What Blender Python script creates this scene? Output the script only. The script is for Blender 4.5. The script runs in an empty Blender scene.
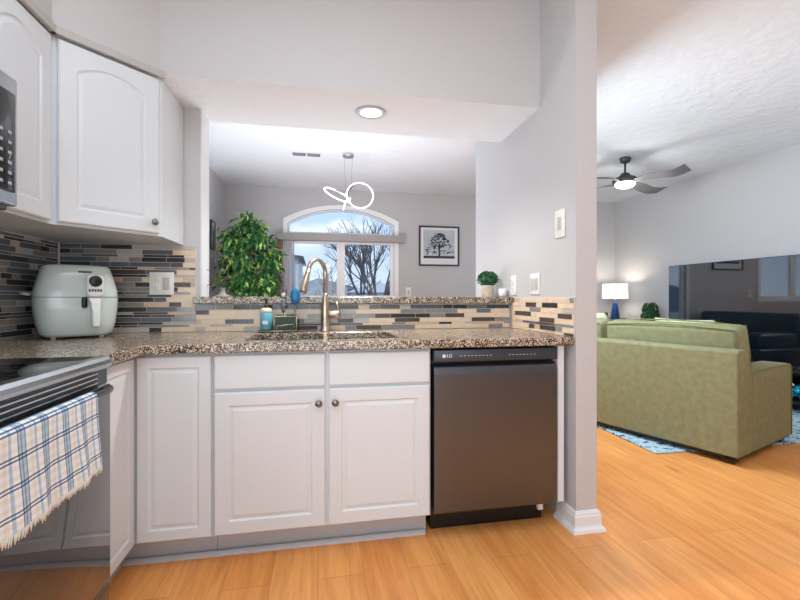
import bpy, bmesh, math, random
from mathutils import Vector, Matrix
from math import sin, cos, pi, atan2, sqrt, radians
random.seed(7)
S = bpy.context.scene
C = S.collection

# ---------------------------------------------------------------- camera
cam_d = bpy.data.cameras.new('camera'); cam = bpy.data.objects.new('camera', cam_d); C.objects.link(cam)
cam.location = (0, 0, 1.10)
YAW = math.atan(82 / 430)
cam.rotation_euler = (pi / 2, 0, -YAW)
cam_d.sensor_width = 36; cam_d.lens = 36 * 430 / 800; cam_d.shift_y = -2 / 800
cam_d.clip_start = .02; cam_d.clip_end = 400
S.camera = cam

# ---------------------------------------------------------------- world: pale winter sky with thin clouds
w = bpy.data.worlds.new('sky'); S.world = w; w.use_nodes = True
nt = w.node_tree; nt.nodes.clear()
wo = nt.nodes.new('ShaderNodeOutputWorld'); bg = nt.nodes.new('ShaderNodeBackground')
tc = nt.nodes.new('ShaderNodeTexCoord'); sx = nt.nodes.new('ShaderNodeSeparateXYZ')
rp = nt.nodes.new('ShaderNodeValToRGB'); nz = nt.nodes.new('ShaderNodeTexNoise'); mp = nt.nodes.new('ShaderNodeMapping')
mx = nt.nodes.new('ShaderNodeMix'); mx.data_type = 'RGBA'; cr = nt.nodes.new('ShaderNodeValToRGB')
rp.color_ramp.elements[0].position = .0; rp.color_ramp.elements[0].color = (.62, .77, .96, 1)
rp.color_ramp.elements[1].position = .30; rp.color_ramp.elements[1].color = (.30, .52, .88, 1)
cr.color_ramp.elements[0].position = .54; cr.color_ramp.elements[0].color = (0, 0, 0, 1)
cr.color_ramp.elements[1].position = .66; cr.color_ramp.elements[1].color = (.85, .85, .85, 1)
mp.inputs['Scale'].default_value = (3, 3, 7); nz.inputs['Scale'].default_value = 1.3; nz.inputs['Detail'].default_value = 5
mx.inputs['B'].default_value = (.9, .94, 1, 1)
L = nt.links.new
L(tc.outputs['Generated'], sx.inputs[0]); L(sx.outputs['Z'], rp.inputs[0])
L(tc.outputs['Generated'], mp.inputs[0]); L(mp.outputs[0], nz.inputs['Vector']); L(nz.outputs['Fac'], cr.inputs[0])
L(cr.outputs[0], mx.inputs['Factor']); L(rp.outputs[0], mx.inputs['A']); L(mx.outputs['Result'], bg.inputs[0])
bg.inputs[1].default_value = .95
L(bg.outputs[0], wo.inputs[0])

# ---------------------------------------------------------------- sun and added, unseen area fills
def area(name, loc, rot, sx_, sy_, power, col=(1, 1, 1)):
    d = bpy.data.lights.new(name, 'AREA'); d.shape = 'RECTANGLE'; d.size = sx_; d.size_y = sy_
    d.energy = power; d.color = col
    o = bpy.data.objects.new(name, d); C.objects.link(o); o.location = loc; o.rotation_euler = rot
    return o
sd = bpy.data.lights.new('sun', 'SUN'); sd.energy = 1.2; sd.angle = radians(3); sd.color = (1, .95, .88)
so = bpy.data.objects.new('sun', sd); C.objects.link(so); so.rotation_euler = (radians(55), 0, radians(-20))
COOL = (.74, .885, 1)
area('rear_fill', (-.1, -1.70, 1.25), (radians(88), 0, 0), 2.2, 2.0, 27, (.78, .90, 1))  # added fill from behind the camera, no window in that wall
area('kitchen_top_fill', (-.10, .55, 2.70), (0, 0, 0), 1.6, 1.7, 18, (.78, .90, 1))  # added overhead fill for the kitchen, no fixture there
area('kitchen_side_fill', (-1.28, -.05, 1.4), (0, radians(-90), 0), 1.3, 1.4, 21, (.78, .90, 1))  # added fill from the left wall, which has no window
area('kitchen_up_fill', (.0, -.5, .7), (radians(165), 0, 0), 1.6, 1.0, 4, (.80, .91, 1))  # added uplight to brighten the ceiling and soffit underside
area('dining_top_fill', (.0, 3.35, 2.71), (0, 0, 0), 2.0, .9, 3, COOL)  # added dining fill, kept out of view behind the soffit
area('dining_up_fill', (.1, 4.2, .8), (pi, 0, 0), 1.8, 1.4, 42, (.84, .90, 1))  # added uplight for the dining ceiling, hidden behind the half wall
area('living_side_fill', (1.55, 3.25, 1.9), (0, radians(-62), 0), .5, 1.5, 42, COOL)  # added fill panel hidden by the partition, aimed at the television wall
area('living_near_fill', (3.4, 1.2, 2.70), (0, 0, 0), 1.2, 1.2, 7, COOL)  # added overhead fill beyond the right edge of view
area('living_up_fill', (4.1, 1.2, .5), (pi, 0, 0), 1.6, 1.2, 17, COOL)  # added unseen uplight to brighten the living room ceiling

# ---------------------------------------------------------------- view
vs = S.view_settings
vs.view_transform = 'Standard'; vs.look = 'None'; vs.gamma = 1; vs.use_curve_mapping = False; vs.exposure = 0.43
cy = getattr(S, 'cycles', None)
if cy:
    cy.max_bounces = 10; cy.diffuse_bounces = 6; cy.glossy_bounces = 4; cy.transmission_bounces = 6
    cy.sample_clamp_indirect = 6; cy.caustics_reflective = False; cy.caustics_refractive = False
    cy.use_denoising = True

# ================================================================= materials
def srgb(r, g, b):
    f = lambda c: (c / 255) / 12.92 if c / 255 <= .04045 else ((c / 255 + .055) / 1.055) ** 2.4
    return (f(r), f(g), f(b), 1)

def mat(name, col, rough=.5, metal=0, spec=.5, bump=None, noise=None, emit=None, coat=0):
    """bump = (scale, strength, detail); noise = (scale, amount)"""
    m = bpy.data.materials.new(name); m.use_nodes = True
    n = m.node_tree; p = n.nodes['Principled BSDF']
    p.inputs['Base Color'].default_value = col; p.inputs['Roughness'].default_value = rough
    p.inputs['Metallic'].default_value = metal; p.inputs['Specular IOR Level'].default_value = spec
    p.inputs['Coat Weight'].default_value = coat
    co = n.nodes.new('ShaderNodeTexCoord')
    if noise:
        t = n.nodes.new('ShaderNodeTexNoise'); t.inputs['Scale'].default_value = noise[0]; t.inputs['Detail'].default_value = 4
        r = n.nodes.new('ShaderNodeValToRGB')
        a = noise[1]
        r.color_ramp.elements[0].color = (col[0] * (1 - a), col[1] * (1 - a), col[2] * (1 - a), 1); r.color_ramp.elements[0].position = .3
        r.color_ramp.elements[1].color = (min(1, col[0] * (1 + a)), min(1, col[1] * (1 + a)), min(1, col[2] * (1 + a)), 1); r.color_ramp.elements[1].position = .7
        n.links.new(co.outputs['Object'], t.inputs['Vector']); n.links.new(t.outputs['Fac'], r.inputs[0]); n.links.new(r.outputs[0], p.inputs['Base Color'])
    if bump:
        t = n.nodes.new('ShaderNodeTexNoise'); t.inputs['Scale'].default_value = bump[0]; t.inputs['Detail'].default_value = bump[2] if len(bump) > 2 else 3
        b = n.nodes.new('ShaderNodeBump'); b.inputs['Strength'].default_value = bump[1]; b.inputs['Distance'].default_value = .01
        n.links.new(co.outputs['Object'], t.inputs['Vector']); n.links.new(t.outputs['Fac'], b.inputs['Height']); n.links.new(b.outputs[0], p.inputs['Normal'])
    if emit:
        p.inputs['Emission Color'].default_value = emit[0]; p.inputs['Emission Strength'].default_value = emit[1]
    return m

M = {}
M['wall'] = mat('wall_paint', srgb(197, 196, 197), .6, bump=(90, .08))
M['ceiling'] = mat('textured_ceiling', srgb(226, 231, 236), .9, bump=(11, 1.0, 9))
for nd in M['ceiling'].node_tree.nodes:
    if nd.type == 'BUMP': nd.inputs['Distance'].default_value = .015
M['cab'] = mat('white_cabinet', srgb(216, 222, 226), .32, spec=.4)
M['cabin'] = mat('cabinet_inside', srgb(200, 198, 195), .6)
M['trim'] = mat('white_trim', srgb(230, 232, 235), .35)
M['wtrim'] = mat('window_trim', srgb(248, 249, 250), .4)
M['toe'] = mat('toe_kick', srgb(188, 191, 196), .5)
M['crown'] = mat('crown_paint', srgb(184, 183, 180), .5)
M['steel'] = mat('brushed_steel', srgb(190, 192, 195), .22, 1, bump=(300, .02))
M['darksteel'] = mat('dark_steel', srgb(92, 95, 99), .3, 1)
M['bronze_steel'] = mat('black_stainless', srgb(106, 110, 116), .30, .92)
M['black'] = mat('black_plastic', srgb(18, 18, 20), .35)
M['glassblack'] = mat('black_glass', srgb(14, 15, 18), .04, 0, spec=.5)
M['oven_glass'] = mat('oven_door_glass', srgb(100, 102, 106), .04, .75)
M['nickel'] = mat('brushed_nickel', srgb(190, 174, 156), .28, 1)
M['chrome'] = mat('chrome', srgb(215, 215, 215), .12, 1)
M['knob'] = mat('knob_metal', srgb(130, 130, 128), .25, 1)
M['white_plastic'] = mat('white_plastic', srgb(236, 234, 228), .35)
M['plate_slot'] = mat('plate_slot', srgb(196, 192, 184), .4)
M['fryer'] = mat('air_fryer_shell', srgb(205, 216, 212), .16, coat=.5)
M['fryer_light'] = mat('air_fryer_handle', srgb(232, 234, 230), .25)
M['mark'] = mat('small_print', srgb(70, 70, 74), .5)
M['mark_light'] = mat('panel_print', srgb(176, 182, 190), .5)
M['panel'] = mat('control_panel', srgb(62, 68, 78), .35, .3)
M['teal'] = mat('teal_plastic', srgb(16, 110, 158), .3)
M['soap'] = mat('soap_label', srgb(108, 184, 200), .3)
M['cream'] = mat('cream_collar', srgb(232, 216, 190), .4)
M['darkgreen'] = mat('dark_green_caddy', srgb(20, 46, 40), .4)
M['gold'] = mat('pale_brass', srgb(206, 196, 150), .3, .8)
M['leaf'] = mat('leaf_green', srgb(54, 112, 48), .4, noise=(9, .75))
M['leaf2'] = mat('leaf_dark', srgb(34, 92, 56), .5, noise=(30, .6))
M['leaf3'] = mat('leaf_light', srgb(160, 200, 96), .4, noise=(14, .4))
M['bark'] = mat('bark', srgb(96, 84, 74), .9, noise=(20, .3))
M['winterbark'] = mat('winter_bark', srgb(74, 76, 84), .9)
M['pot'] = mat('pale_pot', srgb(236, 222, 206), .6, noise=(20, .08))
M['white_ceramic'] = mat('white_ceramic', srgb(225, 228, 232), .3)
M['stone'] = mat('grey_ceramic', srgb(150, 146, 138), .5, noise=(30, .3))
M['wood'] = mat('brown_wood', srgb(140, 110, 84), .6, noise=(8, .2))
M['fan'] = mat('fan_dark', srgb(66, 68, 72), .4, .3)
M['fanblade'] = mat('fan_blade', srgb(104, 104, 106), .45, noise=(6, .12))
M['bulb'] = mat('light_glow', (1, 1, 1, 1), .4, emit=((1, .98, .94, 1), 5))
M['ringglow'] = mat('ring_glow', (1, 1, 1, 1), .4, emit=((1, .97, .92, 1), 1.6))
M['shade'] = mat('lamp_shade', srgb(250, 244, 232), .8, emit=((1, .93, .84, 1), .75))
M['navy'] = mat('navy_ceramic', srgb(20, 70, 128), .3, noise=(10, .3))
M['darktable'] = mat('dark_table', srgb(24, 40, 44), .4)
M['tv'] = mat('tv_screen', srgb(14, 24, 30), .03)
M['tv'].node_tree.nodes['Principled BSDF'].inputs['IOR'].default_value = 2.6
M['leather'] = mat('black_leather', srgb(30, 31, 35), .35)
M['tealglass'] = mat('teal_crystals', srgb(40, 170, 200), .2, noise=(40, .8))
M['grout'] = mat('grout', srgb(214, 206, 194), .7)
M['sheer'] = mat('sheer_curtain', srgb(190, 205, 212), .8)
M['siding'] = mat('grey_siding', srgb(140, 152, 166), .8, noise=(2, .1))
M['roof'] = mat('roof_grey', srgb(120, 126, 138), .9)
M['snowroof'] = mat('pale_roof', srgb(205, 212, 222), .9)
M['hill'] = mat('winter_hill', srgb(92, 106, 124), 1, noise=(.6, .35))
M['ground'] = mat('winter_ground', srgb(176, 176, 164), 1, noise=(1, .15))
M['evergreen'] = mat('evergreen', srgb(66, 84, 84), .9, noise=(3, .3))
M['blind'] = mat('blind_vane', srgb(240, 240, 242), .6)
M['valance'] = mat('valance_fabric', srgb(168, 162, 160), .7, noise=(60, .06))
M['print_paper'] = mat('print_paper', srgb(228, 230, 232), .5)
M['print_sky'] = mat('print_sky', srgb(188, 196, 202), .5, noise=(3, .12))
M['ink'] = mat('print_ink', srgb(42, 48, 58), .5)
M['frameblack'] = mat('frame_black', srgb(30, 31, 34), .35)
M['fringe'] = mat('towel_fringe', srgb(214, 212, 206), .9)

def glass_mat():
    m = bpy.data.materials.new('window_glass'); m.use_nodes = True; n = m.node_tree; n.nodes.clear()
    o = n.nodes.new('ShaderNodeOutputMaterial'); t = n.nodes.new('ShaderNodeBsdfTransparent'); g = n.nodes.new('ShaderNodeBsdfGlossy')
    x = n.nodes.new('ShaderNodeMixShader'); x.inputs[0].default_value = .05; g.inputs['Roughness'].default_value = .02
    n.links.new(t.outputs[0], x.inputs[1]); n.links.new(g.outputs[0], x.inputs[2]); n.links.new(x.outputs[0], o.inputs[0])
    return m
M['glass'] = glass_mat()
M['clear'] = mat('clear_plastic', srgb(190, 214, 224), .1)
M['clear'].node_tree.nodes['Principled BSDF'].inputs['Transmission Weight'].default_value = .8

def granite():
    m = bpy.data.materials.new('granite'); m.use_nodes = True; n = m.node_tree; p = n.nodes['Principled BSDF']
    co = n.nodes.new('ShaderNodeTexCoord')
    v = n.nodes.new('ShaderNodeTexVoronoi'); v.inputs['Scale'].default_value = 230
    v.inputs['Randomness'].default_value = 1
    nz = n.nodes.new('ShaderNodeTexNoise'); nz.inputs['Scale'].default_value = 34; nz.inputs['Detail'].default_value = 5
    ma = n.nodes.new('ShaderNodeMix'); ma.data_type = 'FLOAT'; ma.inputs['Factor'].default_value = .40
    sp = n.nodes.new('ShaderNodeSeparateColor')
    r = n.nodes.new('ShaderNodeValToRGB'); r.color_ramp.interpolation = 'LINEAR'
    e = r.color_ramp.elements
    e[0].position = .26; e[0].color = srgb(30, 27, 28)
    e[1].position = .80; e[1].color = srgb(232, 214, 190)
    for pos, c in ((.40, srgb(54, 47, 45)), (.46, srgb(112, 92, 78)), (.54, srgb(190, 166, 138)), (.61, srgb(106, 96, 90)), (.70, srgb(206, 188, 162))):
        k = e.new(pos); k.color = c
    n.links.new(co.outputs['Object'], v.inputs['Vector']); n.links.new(co.outputs['Object'], nz.inputs['Vector'])
    n.links.new(v.outputs['Color'], sp.inputs[0]); n.links.new(sp.outputs[0], ma.inputs['A']); n.links.new(nz.outputs['Fac'], ma.inputs['B'])
    n.links.new(ma.outputs['Result'], r.inputs[0]); n.links.new(r.outputs[0], p.inputs['Base Color'])
    p.inputs['Roughness'].default_value = .22; p.inputs['Specular IOR Level'].default_value = .7
    return m
M['granite'] = granite()

def wood_floor():
    m = bpy.data.materials.new('oak_floor'); m.use_nodes = True; n = m.node_tree; p = n.nodes['Principled BSDF']; l = n.links.new
    co = n.nodes.new('ShaderNodeTexCoord')
    mpp = n.nodes.new('ShaderNodeMapping'); mpp.inputs['Rotation'].default_value = (0, 0, pi / 2)
    br = n.nodes.new('ShaderNodeTexBrick'); br.offset = .37; br.inputs['Scale'].default_value = 1
    br.inputs['Brick Width'].default_value = 1.25; br.inputs['Row Height'].default_value = .18; br.inputs['Mortar Size'].default_value = .0012
    br.inputs['Mortar Smooth'].default_value = .6; br.inputs['Bias'].default_value = 0
    br.inputs['Color1'].default_value = srgb(252, 178, 104); br.inputs['Color2'].default_value = srgb(240, 160, 86)
    br.inputs['Mortar'].default_value = srgb(188, 128, 76)
    l(co.outputs['Object'], mpp.inputs[0]); l(mpp.outputs[0], br.inputs['Vector'])
    m2 = n.nodes.new('ShaderNodeMapping'); m2.inputs['Scale'].default_value = (9, .8, 1)
    nz = n.nodes.new('ShaderNodeTexNoise'); nz.inputs['Scale'].default_value = 2.2; nz.inputs['Detail'].default_value = 8; nz.inputs['Distortion'].default_value = .8
    l(co.outputs['Object'], m2.inputs[0]); l(m2.outputs[0], nz.inputs['Vector'])
    r = n.nodes.new('ShaderNodeValToRGB'); r.color_ramp.elements[0].position = .28; r.color_ramp.elements[0].color = (.76, .64, .52, 1)
    r.color_ramp.elements[1].position = .62; r.color_ramp.elements[1].color = (1, 1, 1, 1)
    l(nz.outputs['Fac'], r.inputs[0])
    m3 = n.nodes.new('ShaderNodeMapping'); m3.inputs['Scale'].default_value = (60, 2.5, 1)
    n3 = n.nodes.new('ShaderNodeTexNoise'); n3.inputs['Scale'].default_value = 2; n3.inputs['Detail'].default_value = 4
    l(co.outputs['Object'], m3.inputs[0]); l(m3.outputs[0], n3.inputs['Vector'])
    r3 = n.nodes.new('ShaderNodeValToRGB'); r3.color_ramp.elements[0].position = .3; r3.color_ramp.elements[0].color = (.86, .82, .78, 1)
    r3.color_ramp.elements[1].position = .6; r3.color_ramp.elements[1].color = (1, 1, 1, 1); l(n3.outputs['Fac'], r3.inputs[0])
    # knots
    m4 = n.nodes.new('ShaderNodeMapping'); m4.inputs['Scale'].default_value = (4, 1.3, 1)
    v = n.nodes.new('ShaderNodeTexVoronoi'); v.inputs['Scale'].default_value = 1.1
    l(co.outputs['Object'], m4.inputs[0]); l(m4.outputs[0], v.inputs['Vector'])
    r4 = n.nodes.new('ShaderNodeValToRGB'); r4.color_ramp.elements[0].position = .02; r4.color_ramp.elements[0].color = (.5, .36, .26, 1)
    r4.color_ramp.elements[1].position = .12; r4.color_ramp.elements[1].color = (1, 1, 1, 1); l(v.outputs['Distance'], r4.inputs[0])
    last = br.outputs['Color']
    for rr, f in ((r, .75), (r3, .8), (r4, .7)):
        x = n.nodes.new('ShaderNodeMix'); x.data_type = 'RGBA'; x.blend_type = 'MULTIPLY'; x.inputs['Factor'].default_value = f
        l(last, x.inputs['A']); l(rr.outputs[0], x.inputs['B']); last = x.outputs['Result']
    l(last, p.inputs['Base Color']); p.inputs['Roughness'].default_value = .34; p.inputs['Specular IOR Level'].default_value = .4
    return m
M['floor'] = wood_floor()

def fabric(name, c, dark=.8, scale=260):
    m = mat(name, c, .95, spec=.15, noise=(22, 1 - dark), bump=(scale, .6, 2)); return m
M['green_fabric'] = fabric('sage_chenille', srgb(141, 139, 104), .88)
M['piping'] = fabric('sofa_piping', srgb(128, 126, 86), .9)
M['pillow_fabric'] = fabric('pale_pillow', srgb(186, 190, 156), .8, 60)

def rug_mat():
    m = bpy.data.materials.new('abstract_rug'); m.use_nodes = True; n = m.node_tree; p = n.nodes['Principled BSDF']; l = n.links.new
    co = n.nodes.new('ShaderNodeTexCoord'); mpp = n.nodes.new('ShaderNodeMapping'); mpp.inputs['Scale'].default_value = (5, 9, 1)
    nz = n.nodes.new('ShaderNodeTexNoise'); nz.inputs['Scale'].default_value = 2.2; nz.inputs['Detail'].default_value = 6; nz.inputs['Roughness'].default_value = .7
    r = n.nodes.new('ShaderNodeValToRGB'); e = r.color_ramp.elements
    e[0].position = .42; e[0].color = srgb(24, 66, 100); e[1].position = .62; e[1].color = srgb(214, 222, 222)
    for q, c in ((.46, srgb(90, 150, 180)), (.50, srgb(206, 220, 222)), (.56, srgb(140, 176, 192))):
        k = e.new(q); k.color = c
    l(co.outputs['Object'], mpp.inputs[0]); l(mpp.outputs[0], nz.inputs['Vector']); l(nz.outputs['Fac'], r.inputs[0]); l(r.outputs[0], p.inputs['Base Color'])
    p.inputs['Roughness'].default_value = .95
    return m
M['rug'] = rug_mat()

def towel_mat():
    m = bpy.data.materials.new('plaid_towel'); m.use_nodes = True; n = m.node_tree; p = n.nodes['Principled BSDF']; l = n.links.new
    uv = n.nodes.new('ShaderNodeUVMap'); sp = n.nodes.new('ShaderNodeSeparateXYZ'); l(uv.outputs[0], sp.inputs[0])
    W = (1, 1, 1, 1)
    def stripes(out, k, stops):
        a = n.nodes.new('ShaderNodeMath'); a.operation = 'MULTIPLY'; a.inputs[1].default_value = k; l(out, a.inputs[0])
        f = n.nodes.new('ShaderNodeMath'); f.operation = 'FRACT'; l(a.outputs[0], f.inputs[0])
        r = n.nodes.new('ShaderNodeValToRGB'); r.color_ramp.interpolation = 'CONSTANT'; e = r.color_ramp.elements
        e[0].position = 0; e[0].color = stops[0][1]; e[1].position = stops[1][0]; e[1].color = stops[1][1]
        for q, c in stops[2:]:
            x = e.new(q); x.color = c
        l(f.outputs[0], r.inputs[0]); return r.outputs[0]
    bl, dk, tn = srgb(190, 216, 236), srgb(110, 126, 150), srgb(247, 243, 236)
    a = stripes(sp.outputs[0], 5.0, [(0, W), (.12, dk), (.155, bl), (.24, dk), (.27, bl), (.40, dk), (.435, W), (.60, tn), (.74, W), (.80, bl), (.90, W)])
    b = stripes(sp.outputs[1], 6.0, [(0, tn), (.16, W), (.28, dk), (.35, W), (.42, dk), (.49, W), (.62, tn), (.80, W)])
    x = n.nodes.new('ShaderNodeMix'); x.data_type = 'RGBA'; x.blend_type = 'MULTIPLY'; x.inputs['Factor'].default_value = 1
    l(a, x.inputs['A']); l(b, x.inputs['B'])
    y = n.nodes.new('ShaderNodeMix'); y.data_type = 'RGBA'; y.blend_type = 'MULTIPLY'; y.inputs['Factor'].default_value = 1
    l(x.outputs['Result'], y.inputs['A']); y.inputs['B'].default_value = srgb(228, 234, 240)
    l(y.outputs['Result'], p.inputs['Base Color']); p.inputs['Roughness'].default_value = .95
    return m
M['towel'] = towel_mat()

# tile palette
TP = {}
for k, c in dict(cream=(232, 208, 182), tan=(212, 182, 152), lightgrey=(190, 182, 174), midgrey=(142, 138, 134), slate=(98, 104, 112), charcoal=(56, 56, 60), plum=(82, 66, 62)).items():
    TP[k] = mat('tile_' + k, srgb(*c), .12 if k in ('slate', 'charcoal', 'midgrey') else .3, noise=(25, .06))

# ================================================================= mesh helpers
class MB:
    def __init__(s): s.bm = bmesh.new(); s.mats = []; s.uv = None
    def face(s, vs, mi=0):
        try: f = s.bm.faces.new(vs); f.material_index = mi; return f
        except ValueError: return None
    def box(s, x0, x1, y0, y1, z0, z1, mi=0, mtx=None):
        P = [Vector((x, y, z)) for z in (z0, z1) for x, y in ((x0, y0), (x1, y0), (x1, y1), (x0, y1))]
        if mtx: P = [mtx @ p for p in P]
        v = [s.bm.verts.new(p) for p in P]
        for q in ((3, 2, 1, 0), (4, 5, 6, 7), (0, 1, 5, 4), (1, 2, 6, 5), (2, 3, 7, 6), (3, 0, 4, 7)): s.face([v[i] for i in q], mi)
        return s
    def rbox(s, x0, x1, y0, y1, z0, z1, r=.01, seg=3, mi=0, mtx=None):
        t = MB(); t.box(x0, x1, y0, y1, z0, z1, mi)
        bmesh.ops.bevel(t.bm, geom=t.bm.edges[:], offset=r, segments=seg, profile=.5, affect='EDGES')
        s.merge(t, mtx, mi, smooth=True); return s
    def merge(s, t, mtx=None, mi=None, smooth=None):
        d = {}
        for v in t.bm.verts: d[v] = s.bm.verts.new(mtx @ v.co if mtx else v.co)
        for f in t.bm.faces:
            g = s.face([d[v] for v in f.verts], f.material_index if mi is None else mi)
            if g: g.smooth = f.smooth if smooth is None else smooth
        t.bm.free()
    def loft(s, loops, cap=True, mi=0, closed=True, smooth=False):
        R = [[s.bm.verts.new(p) for p in lp] for lp in loops]
        n = len(R[0])
        for a, b in zip(R, R[1:]):
            for i in range(n if closed else n - 1):
                f = s.face([a[i], a[(i + 1) % n], b[(i + 1) % n], b[i]], mi)
                if f: f.smooth = smooth
        if cap and closed:
            s.face(R[0][::-1], mi); s.face(R[-1], mi)
        return s
    def prism(s, pts, z0, z1, mi=0):
        return s.loft([[(x, y, z0) for x, y in pts], [(x, y, z1) for x, y in pts]], mi=mi)
    def lathe(s, prof, n=24, c=(0, 0, 0), mi=0, sxy=(1, 1), smooth=True, cap=True):
        return s.loft([[(c[0] + r * cos(2 * pi * k / n) * sxy[0], c[1] + r * sin(2 * pi * k / n) * sxy[1], c[2] + z) for k in range(n)] for r, z in prof], mi=mi, smooth=smooth, cap=cap)
    def tube(s, pts, r, n=8, closed=False, mi=0, smooth=True):
        pts = [Vector(p) for p in pts]; N = len(pts); loops = []
        rr = r if isinstance(r, (list, tuple)) else [r] * N
        up = None
        for i, p in enumerate(pts):
            a = pts[(i - 1) % N] if (closed or i > 0) else p
            b = pts[(i + 1) % N] if (closed or i < N - 1) else p
            d = (b - a).normalized()
            if up is None:
                up = Vector((0, 0, 1)) if abs(d.z) < .9 else Vector((1, 0, 0))
            sd_ = d.cross(up).normalized(); up = sd_.cross(d).normalized()
            loops.append([p + (sd_ * cos(2 * pi * k / n) + up * sin(2 * pi * k / n)) * rr[i] for k in range(n)])
        if closed: loops.append(loops[0]); return s.loft(loops, cap=False, mi=mi, smooth=smooth)
        return s.loft(loops, mi=mi, smooth=smooth)
    def cells(s, xs, ys, keep, z0, z1, mi=0):
        V = {}
        def v(i, j, k):
            if (i, j, k) not in V: V[i, j, k] = s.bm.verts.new((xs[i], ys[j], (z0, z1)[k]))
            return V[i, j, k]
        K = lambda i, j: 0 <= i < len(xs) - 1 and 0 <= j < len(ys) - 1 and keep(i, j)
        for i in range(len(xs) - 1):
            for j in range(len(ys) - 1):
                if not K(i, j): continue
                s.face([v(i, j, 1), v(i + 1, j, 1), v(i + 1, j + 1, 1), v(i, j + 1, 1)], mi)
                s.face([v(i, j + 1, 0), v(i + 1, j + 1, 0), v(i + 1, j, 0), v(i, j, 0)], mi)
                for (di, dj, a, b) in ((0, -1, (i, j), (i + 1, j)), (1, 0, (i + 1, j), (i + 1, j + 1)), (0, 1, (i + 1, j + 1), (i, j + 1)), (-1, 0, (i, j + 1), (i, j))):
                    if not K(i + di, j + dj): s.face([v(*a, 0), v(*b, 0), v(*b, 1), v(*a, 1)], mi)
        return s
    def sweep(s, path, prof, mi=0):
        """path: 2D points; profile: closed (offset to the right-hand side of travel, z)"""
        P = [Vector(p) for p in path]; N = len(P); loops = []
        for i in range(N):
            d0 = (P[i] - P[i - 1]).normalized() if i else (P[1] - P[0]).normalized()
            d1 = (P[i + 1] - P[i]).normalized() if i < N - 1 else d0
            n0 = Vector((d0.y, -d0.x)); n1 = Vector((d1.y, -d1.x)); m = (n0 + n1).normalized(); k = 1 / max(.3, m.dot(n0))
            loops.append([(P[i].x + m.x * k * o, P[i].y + m.y * k * o, z) for o, z in prof])
        return s.loft(loops, mi=mi)
    def build(s, name, mats, parent=None, loc=(0, 0, 0), rot=(0, 0, 0), bevel=0, seg=2, smooth=None, subsurf=0):
        bmesh.ops.recalc_face_normals(s.bm, faces=s.bm.faces[:])
        if smooth is not None:
            for f in s.bm.faces: f.smooth = smooth
        me = bpy.data.meshes.new(name); s.bm.to_mesh(me); s.bm.free()
        for m_ in (mats if isinstance(mats, (list, tuple)) else [mats]): me.materials.append(m_)
        o = bpy.data.objects.new(name, me); C.objects.link(o); o.location = loc; o.rotation_euler = rot
        if parent: o.parent = parent
        if bevel:
            b = o.modifiers.new('bevel', 'BEVEL'); b.width = bevel; b.segments = seg; b.limit_method = 'ANGLE'; b.angle_limit = radians(40)
        if subsurf:
            b = o.modifiers.new('sub', 'SUBSURF'); b.levels = subsurf; b.render_levels = subsurf
        return o

def thing(name, label, cat, loc=(0, 0, 0), rotz=0, group=None):
    o = bpy.data.objects.new(name, None); C.objects.link(o); o.location = loc; o.rotation_euler = (0, 0, rotz)
    o.empty_display_size = .05
    o['label'] = label; o['category'] = cat
    if group: o['group'] = group
    return o
def tag(o, label, cat, group=None):
    o['label'] = label; o['category'] = cat
    if group: o['group'] = group
    return o
def struct(o): o['kind'] = 'structure'; return o
def rotx(a): return Matrix.Rotation(a, 4, 'X')
def T(x, y, z): return Matrix.Translation((x, y, z))

def text_mesh(name, txt, size, m, parent, loc, rot, extrude=.0006):
    cu = bpy.data.curves.new('t', 'FONT'); cu.body = txt; cu.size = size; cu.extrude = extrude; cu.align_x = 'LEFT'; cu.align_y = 'CENTER'
    to = bpy.data.objects.new('t', cu); C.objects.link(to)
    dg = bpy.context.evaluated_depsgraph_get(); me = bpy.data.meshes.new_from_object(to.evaluated_get(dg))
    bpy.data.objects.remove(to); bpy.data.curves.remove(cu)
    me.materials.clear(); me.materials.append(m); me.name = name
    o = bpy.data.objects.new(name, me); C.objects.link(o); o.parent = parent; o.location = loc; o.rotation_euler = rot
    return o

# ================================================================= the rooms
XL, XR, YF, YB, ZC = -1.33, 5.01, -1.80, 6.56, 2.74
XP0, XP1 = 1.196, 1.305
struct(MB().box(XL - .2, XR + .2, YF - .2, YB + .2, -.1, 0).build('floor', M['floor']))
struct(MB().box(XL - .2, XR + .2, YF - .2, YB + .2, ZC, ZC + .1).build('ceiling', M['ceiling']))
struct(MB().box(XL - .15, XL, YF - .15, YB + .15, 0, ZC).build('wall_left', M['wall']))
struct(MB().box(XR, XR + .15, YF - .15, YB + .15, 0, ZC).build('wall_right', M['wall']))
struct(MB().box(XL, XR, YF - .15, YF, 0, ZC).build('wall_front', M['wall']))
struct(MB().box(XP0, XP1, 1.838, 3.15, 0, ZC).build('wall_partition', M['wall']))
# the end stub of wall left of the pass-through, and the half wall under the ledge
struct(MB().box(XL, -.635, 2.53, 2.69, 0, 2.14).build('wall_stub', [M['wall']]))
struct(MB().box(-.635, XP0, 2.53, 2.69, 0, 1.067).build('wall_half', M['wall']))
struct(MB().box(-.635, -.628, 2.532, 2.69, 1.108, 2.139).build('trim_1', M['trim']))
# soffit: wall-coloured faces, textured white underside
sb = MB(); sb.prism([(XL, YF), (-1.01, YF), (-1.01, 1.885), (-.725, 2.17), (XP0, 2.17), (XP0, 2.70), (XL, 2.70)], 2.14, ZC)
bmesh.ops.recalc_face_normals(sb.bm, faces=sb.bm.faces[:])
for f in sb.bm.faces: f.material_index = 1 if f.normal.z < -.5 else 0
struct(sb.build('wall_soffit', [M['wall'], M['ceiling']]))

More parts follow.
